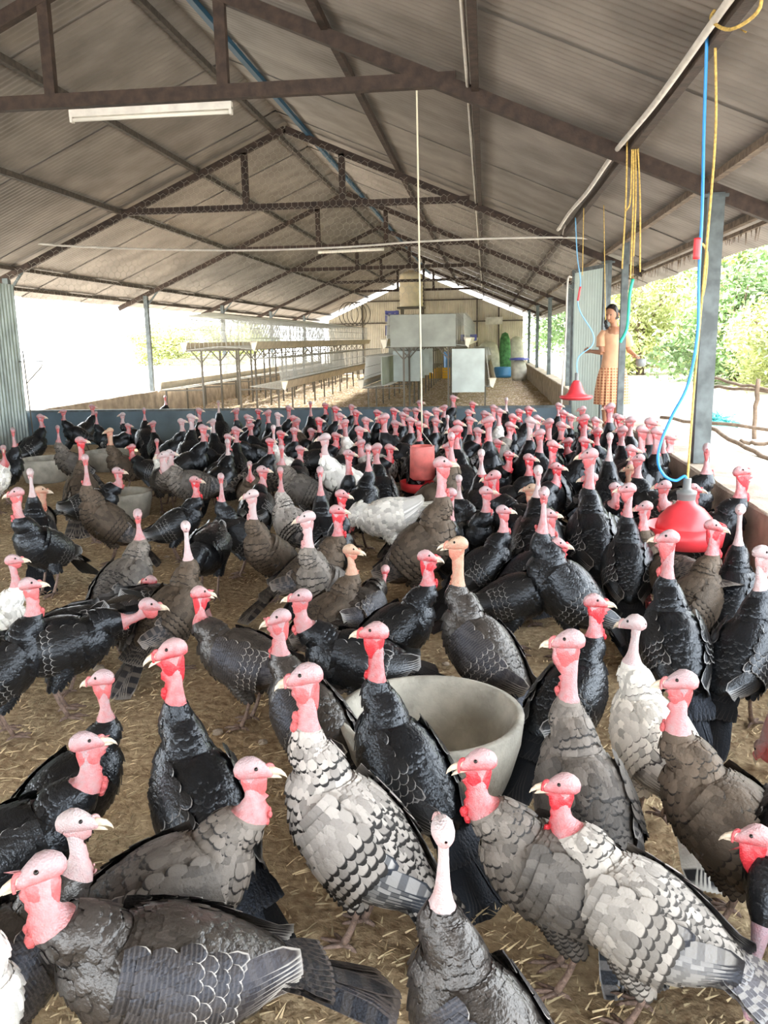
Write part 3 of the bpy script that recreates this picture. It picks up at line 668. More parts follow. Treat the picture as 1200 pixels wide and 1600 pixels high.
# ================================================================ outside: trees, fence, netting heap
leafm = {}
def leafmesh(key, n, m, size):
    b = MB(); rs = np.random.RandomState(hash(key) % 1000 if False else sum(map(ord, key)))
    cl = rs.normal(0, .5, (28, 3)); cl /= np.maximum(1, np.linalg.norm(cl, axis=1)/.9)[:, None]
    V = np.zeros((n, 4, 3)); c = cl[rs.randint(0, 28, n)]+rs.normal(0, .17, (n, 3)); a = rs.normal(0, 1, (n, 3)); a /= np.linalg.norm(a, axis=1)[:, None]
    u = np.cross(a, rs.normal(0, 1, (n, 3))); u /= np.linalg.norm(u, axis=1)[:, None]; s = size*rs.uniform(.6, 1.4, (n, 1))
    V[:, 0] = c-a*s; V[:, 1] = c+u*s*.4; V[:, 2] = c+a*s; V[:, 3] = c-u*s*.4
    b.add(V.reshape(-1, 3), [(4*i, 4*i+1, 4*i+2, 4*i+3) for i in range(n)]); return mesh('foliage', b, m)
L1 = leafmesh('a', 9000, M['leaf'], .045); L2 = leafmesh('bq', 9000, M['leafyellow'], .05)
def tree(x, y, z, rx, rz, me, label, cat='tree', group=None):
    e = empty('tree', (x, y, z), rz=random.random()*6, label=label, cat=cat, group=group)
    o = bpy.data.objects.new('crown', me); COL.objects.link(o); o.parent = e; o.location = (0, 0, rz*.8); o.scale = (rx, rx, rz)
    b = MB(); b.tube(spline([(0, 0, -.2), (.1, 0, rz*.5), (-.05, .1, rz*1.1), (.1, 0, rz*1.7)], 5), np.linspace(.12, .03, 16), 8)
    for k in range(5): t = k*1.3; b.tube([(0, 0, rz*.7), (math.cos(t)*rx*.6, math.sin(t)*rx*.6, rz*(1+.15*k))], [.05, .015], 6)
    b.build('trunk', M['bark'], e)
TR = 'dense sunlit tree or bush on the bank beyond the right-hand posts'
for i, (x, y, rx, rz, k) in enumerate([(6.2, 13.5, 1.6, 1.3, 0), (8.2, 17, 2.1, 1.7, 1), (5.6, 20, 1.8, 1.5, 0), (10.5, 21, 2.6, 2.2, 0), (7.5, 24, 2.4, 2.0, 1), (12.5, 16.5, 2.4, 2.0, 1), (9, 30, 3, 2.6, 0), (5.2, 30, 2.0, 1.8, 1), (4.6, 38, 2.4, 2.0, 0), (15, 27, 3.2, 2.8, 0), (10, 13, 2.0, 1.7, 0), (4.4, 25, 1.4, 1.5, 1), (6.8, 17.5, 1.6, 1.0, 1), (9.6, 18.5, 1.8, 1.2, 0), (12.5, 23, 2.6, 3.0, 1), (8.0, 21, 2.0, 2.6, 0), (5.4, 16.5, 1.2, .9, 1), (13, 33, 4, 4.2, 0), (8, 38, 4, 4.2, 1)]):
    tree(x, y, .3+.02*x, rx, rz, (L1, L2)[k], TR, 'tree', 'trees on the right bank')
for x, y, rx, rz in [(-19, 50, 2.6, 1.3), (-14.5, 48, 2.6, 1.3)]:
    tree(x, y, .2, rx, rz, L2, 'pale washed-out bush far beyond the left side of the shed', 'tree', 'bushes far left')
# fence of poles
def pole(p, q, r_, label, m=M['bark'], wob=.02):
    b = MB(); n = 10; P_ = [np.array(p)+(np.array(q)-np.array(p))*t+np.random.normal(0, wob*.4, 3) for t in np.linspace(0, 1, n)]; b.tube(P_, r_, 7); tag(b.build('fence_pole', m), label, 'pole')
pa = ony(1183, 600, 9.6); pb = ony(1166, 700, 9.6)
pole((pa[0], pa[1], .25), (pa[0]+.01, pa[1], pa[2]+.05), .025, 'upright wooden fence pole outside at the right edge', wob=.01)
pole(ony(1100, 588, 10.4), ony(1215, 612, 9.4), .018, 'upper horizontal fence pole outside right of the grey post')
pole(ony(1112, 605, 10.3), ony(1215, 612, 9.5), .018, 'second horizontal fence pole outside, sagging to the right')
pole(ony(1030, 652, 10.0), ony(1215, 672, 9.0), .02, 'thin horizontal pole low outside, left of the cyan net heap')
pole(ony(1110, 668, 9.2), ony(1220, 728, 7.6), .022, 'slanting wooden pole lying low outside at the right')
pole(ony(1155, 690, 8.6), ony(1215, 696, 8.4), .02, 'short lowest wooden pole outside at the right edge')
b = MB(); rs = np.random.RandomState(3); c0 = ony(1118, 650, 10.5)
b.tube([(rs.normal(0, .11), rs.normal(0, .1), abs(rs.normal(0, .07))+.02) for i in range(160)], .006, 4)
tag(b.build('net_heap', M['cyan'], loc=(c0[0], c0[1], .3)), 'tangled cyan net heap on the sunlit ground right of the post', 'net')

# ================================================================ PERSON
def person():
    p0 = ony(958, 560, 10.75); X0 = p0[0]
    root = empty('person', (X0, 10.75, .27), rz=0, label='person in apricot shirt and checked skirt, arm out to the door latch', cat='person')
    # body surface: lofted limbs, fused by a voxel remesh into one skin
    b = MB()
    def limb(pts, rr, n=12): b.tube(spline(pts, 5), np.interp(np.linspace(0, 1, 5*(len(pts)-1)+1), np.linspace(0, 1, len(rr)), rr), n)
    limb([(.0, 0, .70), (0, 0, .85), (0, .01, 1.0), (0, 0, 1.17), (0, 0, 1.23)], [.115, .10, .105, .12, .06])
    limb([(0, 0, 1.2), (-.008, -.01, 1.27), (-.02, -.02, 1.33)], [.05, .043, .045])
    for s in (-1, 1):
        limb([(s*.065, 0, .75), (s*.07, 0, .55), (s*.07, .0, .40), (s*.07, .02, .22), (s*.07, .02, .07)], [.085, .068, .05, .046, .03])
        limb([(s*.07, .05, .03), (s*.075, -.03, .035), (s*.08, -.12, .018)], [.032, .033, .018])
    # head looking down to the left and towards the camera
    hc = np.array([-.035, -.03, 1.385])
    for k in range(1):
        V = []; n = 20; m_ = 14
        for i in range(m_+1):
            ph = math.pi*i/m_
            for j in range(n):
                t = 2*math.pi*j/n; x, y, z = math.sin(ph)*math.cos(t), math.sin(ph)*math.sin(t), math.cos(ph)
                wdt = 1-.28*max(0, -z)
                V.append((x*.073*wdt, y*.090*wdt-(.01 if z < 0 else 0), z*.115))
        V = np.array(V)
        ca, sa = math.cos(R(-35)), math.sin(R(-35)); Rz = np.array([[ca, -sa, 0], [sa, ca, 0], [0, 0, 1]])
        ct, st_ = math.cos(R(14)), math.sin(R(14)); Rx = np.array([[1, 0, 0], [0, ct, -st_], [0, st_, ct]])
        HR = Rz@Rx
        b.add(V@HR.T+hc, [(i*n+j, i*n+(j+1) % n, (i+1)*n+(j+1) % n, (i+1)*n+j) for i in range(m_) for j in range(n)])
    def hp(x, y, z): return HR@np.array([x, y, z])+hc
    b.tube([hp(0, -.088, .02), hp(0, -.104, -.012), hp(0, -.108, -.028), hp(0, -.09, -.034)], [.008, .012, .016, .008], 8)
    for s in (-1, 1): b.tube([hp(s*.072, 0, .02), hp(s*.084, .008, .0), hp(s*.074, .0, -.035)], [.008, .012, .008], 7)
    b.tube([hp(-.022, -.086, -.062), hp(0, -.096, -.064), hp(.022, -.086, -.062)], [.004, .008, .004], 7)
    # outstretched arm to the door latch
    hx = ony(903, 545, 11.4)-np.array([X0, 10.75, .265])
    sh = np.array([-.13, 0, 1.15]); el = np.array([-.14, -.05, .93]); wr = np.array([hx[0]+.10, .12, .945])
    limb([sh, (-.15, -.02, 1.05), el], [.043, .038, .032]); limb([el, (el+wr)/2, wr], [.033, .028, .02])
    hd = (wr-el)/np.linalg.norm(wr-el); pm = wr+hd*.05
    limb([wr, wr+hd*.03, pm], [.02, .026, .024])
    for k, (dz, L) in enumerate(((.026, .052), (.010, .06), (-.006, .056), (-.021, .044))):
        p_ = pm+np.array([0, 0, dz]); limb([p_, p_+hd*L*.5+np.array([0, -.004, 0]), p_+hd*L+np.array([0, .012, -.004]), p_+hd*L*.9+np.array([0, .03, -.006])], [.009, .0085, .008, .007], 8)
    limb([wr+hd*.02+np.array([0, -.01, .015]), wr+hd*.045+np.array([0, -.02, .035]), wr+hd*.07+np.array([0, -.005, .045])], [.011, .0095, .008], 8)
    # other arm hanging, holding a small pot
    s2 = np.array([.13, .0, 1.15]); e2 = np.array([.19, .03, .95]); w2 = np.array([.24, -.04, .90])
    limb([s2, (.165, .01, 1.06), e2], [.043, .038, .032]); limb([e2, (e2+w2)/2, w2], [.032, .027, .02]); d2 = (w2-e2)/np.linalg.norm(w2-e2); limb([w2, w2+d2*.05], [.022, .024])
    for k in range(4): p_ = w2+d2*.05+np.array([(k-1.5)*.014, 0, 0]); limb([p_, p_+d2*.03, p_+d2*.035+np.array([0, 0, -.03])], [.009, .0085, .007], 8)
    limb([w2+d2*.02, w2+d2*.03+np.array([-.035, 0, .0]), w2+d2*.05+np.array([-.04, 0, -.02])], [.01, .009, .008], 8)
    o = b.build('body', M['skin_p'], root)
    md = o.modifiers.new('fuse', 'REMESH'); md.mode = 'VOXEL'; md.voxel_size = .0065; md.use_smooth_shade = True
    # eyes
    for s in (-1, 1):
        b = MB(); b.lathe([(.001, -.007), (.01, 0), (.001, .007)], n=10); e_ = b.build('eye', M['eye'], root); e_.location = hp(s*.028, -.084, .012)
    # shirt
    b = MB(); n = 28; V = []
    prof = [(.74, .145, .115), (.80, .135, .112), (.92, .125, .108), (1.05, .135, .115), (1.14, .150, .115), (1.19, .125, .09), (1.215, .07, .068)]
    for z, a, c in prof:
        for j in range(n): t = 2*math.pi*j/n; V.append((a*math.cos(t)*(1+.02*math.sin(6*t+z*20)), c*math.sin(t)*(1+.03*math.sin(5*t+z*9)), z))
    b.add(V, [(i*n+j, i*n+(j+1) % n, (i+1)*n+(j+1) % n, (i+1)*n+j) for i in range(len(prof)-1) for j in range(n)])
    b.tube([sh+(.03, 0, .02), (-.15, -.01, 1.10), (-.155, -.025, 1.0)], [.06, .062, .057], 14, cap=False); b.tube([s2+np.array((-.03, 0, .02)), (.16, .01, 1.10), (.185, .02, 1.0)], [.06, .062, .057], 14, cap=False)
    b.tube([(-.06, -.055, 1.21), (-.02, -.085, 1.17), (0, -.09, 1.15), (.03, -.085, 1.17), (.065, -.05, 1.21), (.06, .04, 1.23), (-.05, .04, 1.23), (-.06, -.055, 1.21)], .014, 8)
    b.build('shirt', M['shirt'], root)
    # pleated skirt
    b = MB(); n = 72; V = []
    for z, a, c, pl in [(.76, .135, .11, .0), (.72, .16, .13, .02), (.6, .185, .15, .05), (.45, .20, .165, .07), (.30, .205, .17, .08)]:
        for j in range(n): t = 2*math.pi*j/n; q = 1+pl*math.sin(18*t); V.append((a*math.cos(t)*q, c*math.sin(t)*q, z+.012*math.sin(18*t)*pl*10*.1))
    b.add(V, [(i*n+j, i*n+(j+1) % n, (i+1)*n+(j+1) % n, (i+1)*n+j) for i in range(4) for j in range(n)]); b.build('skirt', M['skirt'], root)
    # hair: cap, parting bulk, plait
    b = MB(); V = []; n = 24; m_ = 12
    for i in range(m_+1):
        ph = math.pi*.66*i/m_
        for j in range(n):
            t = 2*math.pi*j/n; x, y, z = math.sin(ph)*math.cos(t), math.sin(ph)*math.sin(t), math.cos(ph)
            lim = 1.0 if y > -.35 else max(0, 1-(-.35-y)*.5)
            zz = z if (y > -.45 or z > .45) else .45+(.02*j % 2)
            V.append(HR@np.array([x*.081*lim, y*.10*lim+.006, zz*.125])+hc)
    b.add(V, [(i*n+j, i*n+(j+1) % n, (i+1)*n+(j+1) % n, (i+1)*n+j) for i in range(m_) for j in range(n)])
    P_ = spline([hp(.06, .07, .02), hp(.10, .10, -.01), hp(.11, .10, -.09), hp(.09, .09, -.16), hp(.08, .08, -.20)], 6)
    b.tube(P_, [.024+.006*math.sin(i*1.6) for i in range(len(P_))], 9)
    P_ = spline([hp(-.07, .03, .0), hp(-.09, .0, -.06), hp(-.08, -.02, -.13), hp(-.07, -.02, -.17)], 6); b.tube(P_, [.02+.005*math.sin(i*1.6) for i in range(len(P_))], 9)
    b.build('hair', M['hair'], root)
    b = MB(); b.tube([hp(.09, .08, .06), hp(.12, .1, .03), hp(.10, .12, .0), hp(.08, .1, .03)], .012, 6); b.build('hair_ribbon', M['whiterope'], root)
    # pot
    pt = empty('pot', tuple(np.array([X0, 10.75, .265])+w2+d2*.05+np.array([.05, -.03, -.12])), label='small dark metal pot hanging from the hand of the person', cat='pot')
    b = MB(); b.lathe([(.001, 0), (.05, .005), (.065, .05), (.06, .1), (.055, .1), (.055, .05), (.001, .02)], n=20); b.build('pot_body', M['greyplastic'], pt)
    b = MB(); b.tube([(-.058, 0, .1), (-.03, 0, .135), (.0, 0, .145), (.03, 0, .135), (.058, 0, .1)], .004, 6); b.build('pot_handle', M['wire'], pt)
person()

# ================================================================ TURKEYS
TS = np.array([-.235, -.20, -.14, -.06, .03, .11, .17, .205])      # along the torso
TN = np.array([.035, .03, .01, -.005, -.01, .0, .025, .06])
TA = np.array([.012, .055, .092, .120, .130, .116, .086, .062])
TB = np.array([.012, .045, .080, .112, .128, .118, .092, .066])
POSE = {  # pitch, hip height, neck points relative to the torso end (r, z)
    'high': (40, .315, [(.030, .055), (.026, .125), (.018, .205), (.016, .265)]),
    'alert': (30, .32, [(.038, .05), (.040, .11), (.032, .17), (.026, .222)]),
    'relax': (17, .33, [(.050, .035), (.066, .08), (.062, .13), (.056, .170)]),
    'low': (4, .335, [(.06, .0), (.11, .005), (.16, .025), (.185, .06)]),
    'feed': (-14, .345, [(.05, -.05), (.09, -.12), (.12, -.20), (.125, -.245)])}

def smooth01(x): x = np.clip(x, 0, 1); return x*x*(3-2*x)

def add_feathers(b, p, n, d, L, Wd, mi, reg, rs, lift=.25, curl=.12, droop=None, fine=True):
    """a fan-shaped, slightly domed blade at every root point"""
    N = len(p); n = n/np.linalg.norm(n, axis=1)[:, None]
    d = d-n*(n*d).sum(1)[:, None]; d /= np.linalg.norm(d, axis=1)[:, None]+1e-9; c = np.cross(n, d)
    L = np.ones(N)*L; Wd = np.ones(N)*Wd; reg = np.ones(N)*reg
    ts = np.array([0, .4, .75, .93, 1.0]) if fine else np.array([0, .55, 1.0])
    wp = np.array([.55, 1., .95, .6, .22]) if fine else np.array([.6, 1., .4])
    vs = np.array([-1, 0, 1.])
    rnd = rs.rand(N)
    off = .0015+lift*L[:, None]*(ts*.22)-curl*L[:, None]*ts*ts*.5
    P_ = p[:, None, None, :]+d[:, None, None, :]*(L[:, None]*ts)[:, :, None, None]+c[:, None, None, :]*(Wd[:, None]*wp*.5)[:, :, None, None]*vs[None, None, :, None]
    dome = (1-np.abs(vs))*.10*Wd[:, None, None]
    P_ = P_+n[:, None, None, :]*(off[:, :, None]+dome)[..., None]
    K, J = len(ts), 3
    A = np.zeros((N, K, J, 4)); A[..., 0] = ts[None, :, None]; A[..., 1] = np.abs(vs); A[..., 2] = rnd[:, None, None]; A[..., 3] = reg[:, None, None]
    f = []
    for i in range(N):
        o = i*K*J
        for k in range(K-1):
            for j in range(J-1): f.append((o+k*J+j, o+(k+1)*J+j, o+(k+1)*J+j+1, o+k*J+j+1))
    b.add(P_.reshape(-1, 3), f, mi, A.reshape(-1, 4))

def long_feather(b, path, nrm, wd, mi, reg, rnd, tip=.35):
    """flight feather following a path of points with given normals"""
    path = np.array(path, float); nrm = np.array(nrm, float); K = len(path)
    T = np.gradient(path, axis=0); T /= np.linalg.norm(T, axis=1)[:, None]; c = np.cross(nrm, T); c /= np.linalg.norm(c, axis=1)[:, None]
    ts = np.linspace(0, 1, K); wp = np.interp(ts, [0, .2, .8, .95, 1], [.5, .9, 1, .75, tip]); vs = np.array([-1, -.45, .45, 1.])
    P_ = path[:, None, :]+c[:, None, :]*(wd*.5*wp)[:, None, None]*vs[None, :, None]+nrm[:, None, :]*((1-np.abs(vs))*.06*wd)[None, :, None]
    A = np.zeros((K, 4, 4)); A[..., 0] = ts[:, None]; A[..., 1] = np.abs(vs); A[..., 2] = rnd; A[..., 3] = reg
    b.add(P_.reshape(-1, 3), [(k*4+j, (k+1)*4+j, (k+1)*4+j+1, k*4+j+1) for k in range(K-1) for j in range(3)], mi, A.reshape(-1, 4))

def build_bird(pose='alert', turn=0., lod=0, seed=0, fan=.14, mouth=.0, wat=1., headpitch=-8, step=0., puff=1., snd=.5, side=0.):
    """returns mesh data (without materials): body, wings, tail, beak, snood, eyes and the skull position"""
    rs = np.random.RandomState(seed); fine = lod == 0
    pitch, hip, neck = POSE[pose]; pitch = R(pitch+rs.uniform(-4, 4)); cp, sp = math.cos(pitch), math.sin(pitch)
    ta, tb = TA*puff, TB*puff
    tor = np.stack([TS*cp-TN*sp, hip+TS*sp+TN*cp], 1)
    end = tor[-1]; nk = np.array([end+np.array(q)*np.array([1, rs.uniform(.94, 1.06)]) for q in neck])
    C2 = np.vstack([tor, nk]); Ar = np.concatenate([ta, [.047, .0215, .0120, .0140]]); Br = np.concatenate([tb, [.052, .0230, .0125, .0160]])
    nn = 6 if fine else 3
    ctr = spline(np.column_stack([C2, Ar, Br]), nn); K = len(ctr)
    seg = np.linspace(0, len(C2)-1, K)            # control index of each ring
    ir = len(TS)-1
    u = np.clip((seg-ir)/(len(C2)-1-ir), 0, 1)    # 0 at the neck base, 1 at the skull
    psi = R(turn)*smooth01(u*1.15)
    P = np.zeros((K, 3)); P[0] = (ctr[0, 0], 0, ctr[0, 1])
    E = np.arctan2(np.gradient(ctr[:, 1]), np.gradient(ctr[:, 0]))
    sd = side*smooth01(u)
    for i in range(1, K):
        dr, dz = ctr[i, :2]-ctr[i-1, :2]; P[i] = P[i-1]+np.array([math.cos(psi[i])*dr, math.sin(psi[i])*dr, dz])
    P[:, 1] += sd
    f = np.stack([np.cos(psi), np.sin(psi), 0*psi], 1); zz = np.array([0, 0, 1.])
    T = f*np.cos(E)[:, None]+zz*np.sin(E)[:, None]; D = -f*np.sin(E)[:, None]+zz*np.cos(E)[:, None]; Lt = np.cross(zz, f)
    n = 24 if fine else 12; th = np.arange(n)*2*math.pi/n
    vent = np.exp(-(((np.angle(np.exp(1j*(th+math.pi/2))))/R(34))**2)); vent2 = np.exp(-(((np.angle(np.exp(1j*(th+math.pi/2))))/R(50))**2))
    bare = {'high': .40, 'alert': .35, 'relax': .28, 'low': .36, 'feed': .40}[pose]        # skin starts at this fraction of the neck
    wpro = np.interp(u, [0, bare-.04, bare+.04, bare+.2, .8, 1.0], [0, 0, .009, .014, .034, .046])*wat
    r_a, r_b = ctr[:, 2], ctr[:, 3]
    lump = 1+np.where(u[:, None] > bare-.03, rs.uniform(-.06, .06, (K, n)), 0)
    V = P[:, None, :]+(Lt[:, None, :]*(r_a[:, None]*np.cos(th)*lump)[..., None]+D[:, None, :]*((r_b[:, None]*np.sin(th)-wpro[:, None]*vent*(1+rs.uniform(-.25, .25, (K, 1))*1)-0*vent2)*lump)[..., None])
    A = np.zeros((K, n, 4)); A[..., 0] = np.interp(u, [0, bare, bare+.2, .85, 1], [0, 1., .7, .3, .1])[:, None]*.45+.7*vent[None, :]*np.interp(u, [0, bare, 1], [0, 1, .8])[:, None]
    A[..., 1] = .3; A[..., 2] = .4; A[..., 3] = smooth01((u*1.0+np.interp(seg, [0, 4, 7], [0, 0, 1])*.8))[:, None]
    b = MB(); fc = []; mi = []
    for i in range(K-1):
        for j in range(n): fc.append((i*n+j, i*n+(j+1) % n, (i+1)*n+(j+1) % n, (i+1)*n+j)); mi.append(0 if u[i] < bare else 1)
    fc.append(tuple(range(n-1, -1, -1))); mi.append(0)
    A[u < bare, :, 0] = 0.2
    k0 = b.n; b.add(V.reshape(-1, 3), fc, 0, A.reshape(-1, 4)); b.m[-len(fc):] = mi
    # ---------- skull
    hy = R(turn); hp_ = R(headpitch+(-62 if pose == 'feed' else 0)+rs.uniform(-6, 6)); 
    hf = np.array([math.cos(hy)*math.cos(hp_), math.sin(hy)*math.cos(hp_), math.sin(hp_)]); hl = np.array([-math.sin(hy), math.cos(hy), 0]); hu = np.cross(hf, hl)
    sk = P[-1]+T[-1]*.012+hf*.008
    def hd(x, y, z): return sk+(hf*x+hl*y+hu*z)*1.12
    st = np.array([(-.034, -.006, .003, .003), (-.030, -.006, .0125, .0155), (-.020, -.004, .0195, .0235), (-.006, .000, .0228, .0270), (.010, .001, .0225, .0262), (.024, -.002, .0190, .0228), (.036, -.0055, .0150, .0180), (.047, -.0085, .0115, .0140), (.055, -.0105, .0085, .0100), (.059, -.0115, .002, .002)])
    m_ = 20 if fine else 10; t2 = np.arange(m_)*2*math.pi/m_
    S = []; AA = []
    for x, z, a, bb in st:
        for t in t2:
            q = 1+rs.uniform(-.03, .03); S.append(hd(x, a*math.cos(t)*q, z+bb*math.sin(t)*q))
            AA.append((.25-.55*math.sin(t)+(.12 if x > .02 else 0), .5, .5, 1))
    q = len(st); b.add(S, [(i*m_+j, i*m_+(j+1) % m_, (i+1)*m_+(j+1) % m_, (i+1)*m_+j) for i in range(q-1) for j in range(m_)], 1, AA)
    # dewlap under the jaw
    if wat > .2:
        jx = np.linspace(.044, -.006, 7); SV = []; AV = []
        for i, x in enumerate(jx):
            dep = wat*.056*math.sin(math.pi*(.15+.8*i/6)); wd_ = .006+.010*i/6
            for t in np.arange(8)*2*math.pi/8: SV.append(hd(x-.010*(i > 2), wd_*math.cos(t)*(1-.35*(math.sin(t) < 0)), -.020-dep*.5+(dep*.5+.008)*math.sin(t))); AV.append((1.0 if math.sin(t) < .3 else .7, .5, .5, 1))
        b.add(SV, [(i*8+j, i*8+(j+1) % 8, (i+1)*8+(j+1) % 8, (i+1)*8+j) for i in range(6) for j in range(8)]+[tuple(range(7, -1, -1)), tuple(48+j for j in range(8))], 1, AV)
        # caruncles at the foot of the bare neck
        kk = int(np.argmin(np.abs(u-(bare+.04))))
        for c_ in range(7 if fine else 3):
            cpos = P[kk]-D[kk]*(r_b[kk]+wpro[kk]*.75)+Lt[kk]*rs.uniform(-.014, .014)-T[kk]*rs.uniform(-.015, .016); rr_ = rs.uniform(.006, .0105)*wat
            V_ = []; 
            for i in range(5):
                ph = math.pi*i/4
                for j in range(6): V_.append(cpos+rr_*np.array([math.sin(ph)*math.cos(j*math.pi/3), math.sin(ph)*math.sin(j*math.pi/3), 1.3*math.cos(ph)]))
            b.add(V_, [(i*6+j, i*6+(j+1) % 6, (i+1)*6+(j+1) % 6, (i+1)*6+j) for i in range(4) for j in range(6)], 1, np.tile([1.1, .5, .5, 1], (30, 1)))
    # ---------- legs and feet
    Ax = np.array([cp, 0, sp]); Nx = np.array([-sp, 0, cp]); O = np.array([0, 0, hip])
    for s in (-1, 1):
        dx = step*s; foot = np.array([.025+dx, s*.055, .012]); hock = np.array([-.028+dx*.7, s*.058, .168]); top = O+Ax*.02+np.array([0, s*.062, -.055])
        pth = spline([top+(0, 0, .03), top, (top+hock)/2+np.array([.014, 0, 0]), hock+(0, 0, .012)], 4)
        b.tube(pth, np.linspace(.064, .017, len(pth)), 12 if fine else 8, 0, a=(.2, .5, .5, 0.2))
        b.tube(spline([hock+(0, 0, .02), hock, (hock+foot)/2+(-.003, 0, 0), foot+(0, 0, .012)], 3), [.015, .0145, .0125, .0095, .0088, .0085, .0085, .009, .0100, .011], 9 if fine else 6, 2)
        toes = [(R(a), L) for a, L in ((-32, .066), (0, .082), (32, .066), (180, .034))]
        for a, L in toes:
            dd = np.array([math.cos(a), math.sin(a)*1.0, 0]); 
            b.tube([foot+dd*.002+(0, 0, .006), foot+dd*L*.45+(0, 0, .003), foot+dd*L*.85+(0, 0, -.002), foot+dd*L*1.08+(0, 0, -.009)], [.009, .0072, .0058, .002], 7 if fine else 5, 2)
    # ---------- contour feathers
    sp_ = .0235 if fine else .042; Lf = .050 if fine else .075
    cum = np.concatenate([[0], np.cumsum(np.linalg.norm(np.diff(P, axis=0), axis=1))])
    iend = np.argmax(u > bare-.02); pos = .012; row = 0; Pp, Nn, Dd, Ls, Ws, Rg = [], [], [], [], [], []
    while pos < cum[iend]:
        def it(arr): return np.array([np.interp(pos, cum, arr[:, q]) for q in range(3)])
        Pc, Tc, Dc, Lc = it(P), it(T), it(D), it(Lt); a_ = np.interp(pos, cum, r_a); b_ = np.interp(pos, cum, r_b); uu = np.interp(pos, cum, u); sg = np.interp(pos, cum, seg)
        da = np.interp(pos+.01, cum, r_a)-np.interp(pos-.01, cum, r_a)
        scl = min(1., .42+(a_/.11)*.58); cnt = max(7, int(2*math.pi*(a_+b_)/2/(sp_*scl*.92)))
        ph = (np.arange(cnt)+.5*(row % 2)+rs.uniform(-.12, .12, cnt))*2*math.pi/cnt
        q = Pc+np.outer(np.cos(ph)*a_, Lc)+np.outer(np.sin(ph)*b_, Dc); nn_ = np.outer(np.cos(ph)/a_, Lc)+np.outer(np.sin(ph)/b_, Dc); nn_ /= np.linalg.norm(nn_, axis=1)[:, None]
        nn_ = nn_-Tc*(da/.02); 
        Pp.append(q+rs.normal(0, .0012, q.shape)); Nn.append(nn_); Dd.append(np.tile(-Tc, (cnt, 1))+rs.normal(0, .07, (cnt, 3))+np.array([0, 0, -.12]))
        Ls.append(np.full(cnt, Lf*scl)*rs.uniform(.85, 1.15, cnt)); Ws.append(np.full(cnt, Lf*.74*scl))
        rg = np.clip((sg-3.6)/2.5, 0, 1)*.55+.45*uu+np.clip(-np.sin(ph), 0, 1)*.25*(sg > 3); Rg.append(np.clip(rg, 0, 1)); pos += sp_*scl*.86; row += 1
    add_feathers(b, np.vstack(Pp), np.vstack(Nn), np.vstack(Dd), np.concatenate(Ls), np.concatenate(Ws), 0, np.concatenate(Rg), rs, fine=fine, lift=.45, curl=.25)
    # thigh feathers
    for s in (-1, 1):
        hock = np.array([-.028+step*s*.7, s*.058, .168]); top = O+Ax*.02+np.array([0, s*.062, -.055]); nr = 7 if fine else 4
        for i in range(nr):
            t = i/nr; c_ = top+(hock-top)*t+np.array([.012*math.sin(math.pi*t), 0, 0]); rr_ = .064+(.02-.064)*t; cnt = max(6, int(2*math.pi*rr_/.02)) if fine else 6
            ph = (np.arange(cnt)+.5*(i % 2))*2*math.pi/cnt; nn_ = np.stack([np.cos(ph), np.sin(ph), 0*ph+.2], 1)
            add_feathers(b, c_+nn_*rr_*.97, nn_, np.tile([-.1, 0, -1.], (cnt, 1)), .042, .026, 0, .15, rs, fine=fine)
    out = {'body': b}
    # ---------- wings
    def surf(al, phi, off, s):
        a_ = max(np.interp(al, TS, ta), .054); b_ = max(np.interp(al, TS, tb), .046); nm = np.interp(al, TS, TN)
        if al < -.235: a_ -= (-.235-al)*.15
        nv = np.array([0, s*math.cos(phi), 0])/a_+Nx*math.sin(phi)/b_; nv /= np.linalg.norm(nv)
        return O+Ax*al+Nx*nm+np.array([0, s*math.cos(phi)*a_, 0])+Nx*math.sin(phi)*b_+nv*off, nv
    for s, nm in ((1, 'wing_l'), (-1, 'wing_r')):
        b = MB(); kk = 7 if fine else 4
        def lf(al0, p0, al1, p1, off0, off1, wd, reg):
            pa, na = [], []
            for t in np.linspace(0, 1, kk):
                q, nv = surf(al0+(al1-al0)*t, R(p0+(p1-p0)*t), off0+(off1-off0)*t, s); pa.append(q); na.append(nv)
            long_feather(b, pa, na, wd, 0, reg, rs.rand())
        npz, ns = (7, 9) if fine else (4, 5)
        for i in range(npz): q = i/(npz-1); lf(.03-.02*q, -40+6*q, -.30+.05*q, -22+14*q, .004+.0008*i, .008+.001*i, .034 if fine else .05, 1)
        for i in range(ns): q = i/(ns-1); lf(.0-.04*q, -30+58*q, -.245-.0*q+.02*abs(q-.5), -6+58*q, .008+.0008*i, .011+.0014*i, .042 if fine else .062, .5)
        # greater coverts then the small ones
        ng = 9 if fine else 5
        for i in range(ng): q = i/(ng-1); lf(.055-.05*q, -34+70*q, -.085-.035*q, -22+74*q, .014, .018, .036 if fine else .06, .25)
        Pp, Nn, Dd = [], [], []
        for r_i, al in enumerate(np.arange(-.055, .135, .027 if fine else .05)):
            w0 = -38+abs(al-.03)*60; w1 = 52-abs(al-.02)*110; cnt = 8 if fine else 5
            for j in range(cnt):
                phd = w0+(w1-w0)*(j+.5*(r_i % 2))/(cnt-.5); q, nv = surf(al, R(phd), .013+.004*(1-abs(phd-8)/50), s)
                Pp.append(q); Nn.append(nv); Dd.append(-Ax+rs.normal(0, .06, 3))
        add_feathers(b, np.array(Pp), np.array(Nn), np.array(Dd), .054 if fine else .085, .038 if fine else .06, 1, .15, rs, fine=fine, lift=.3)
        out[nm] = b
    # ---------- tail
    b = MB(); nt_ = 15 if fine else 9
    rise = smooth01((fan-.2)/.5); root = O+Ax*-.205+Nx*.035
    tp = R(10)*(1-rise)+R(-62)*rise
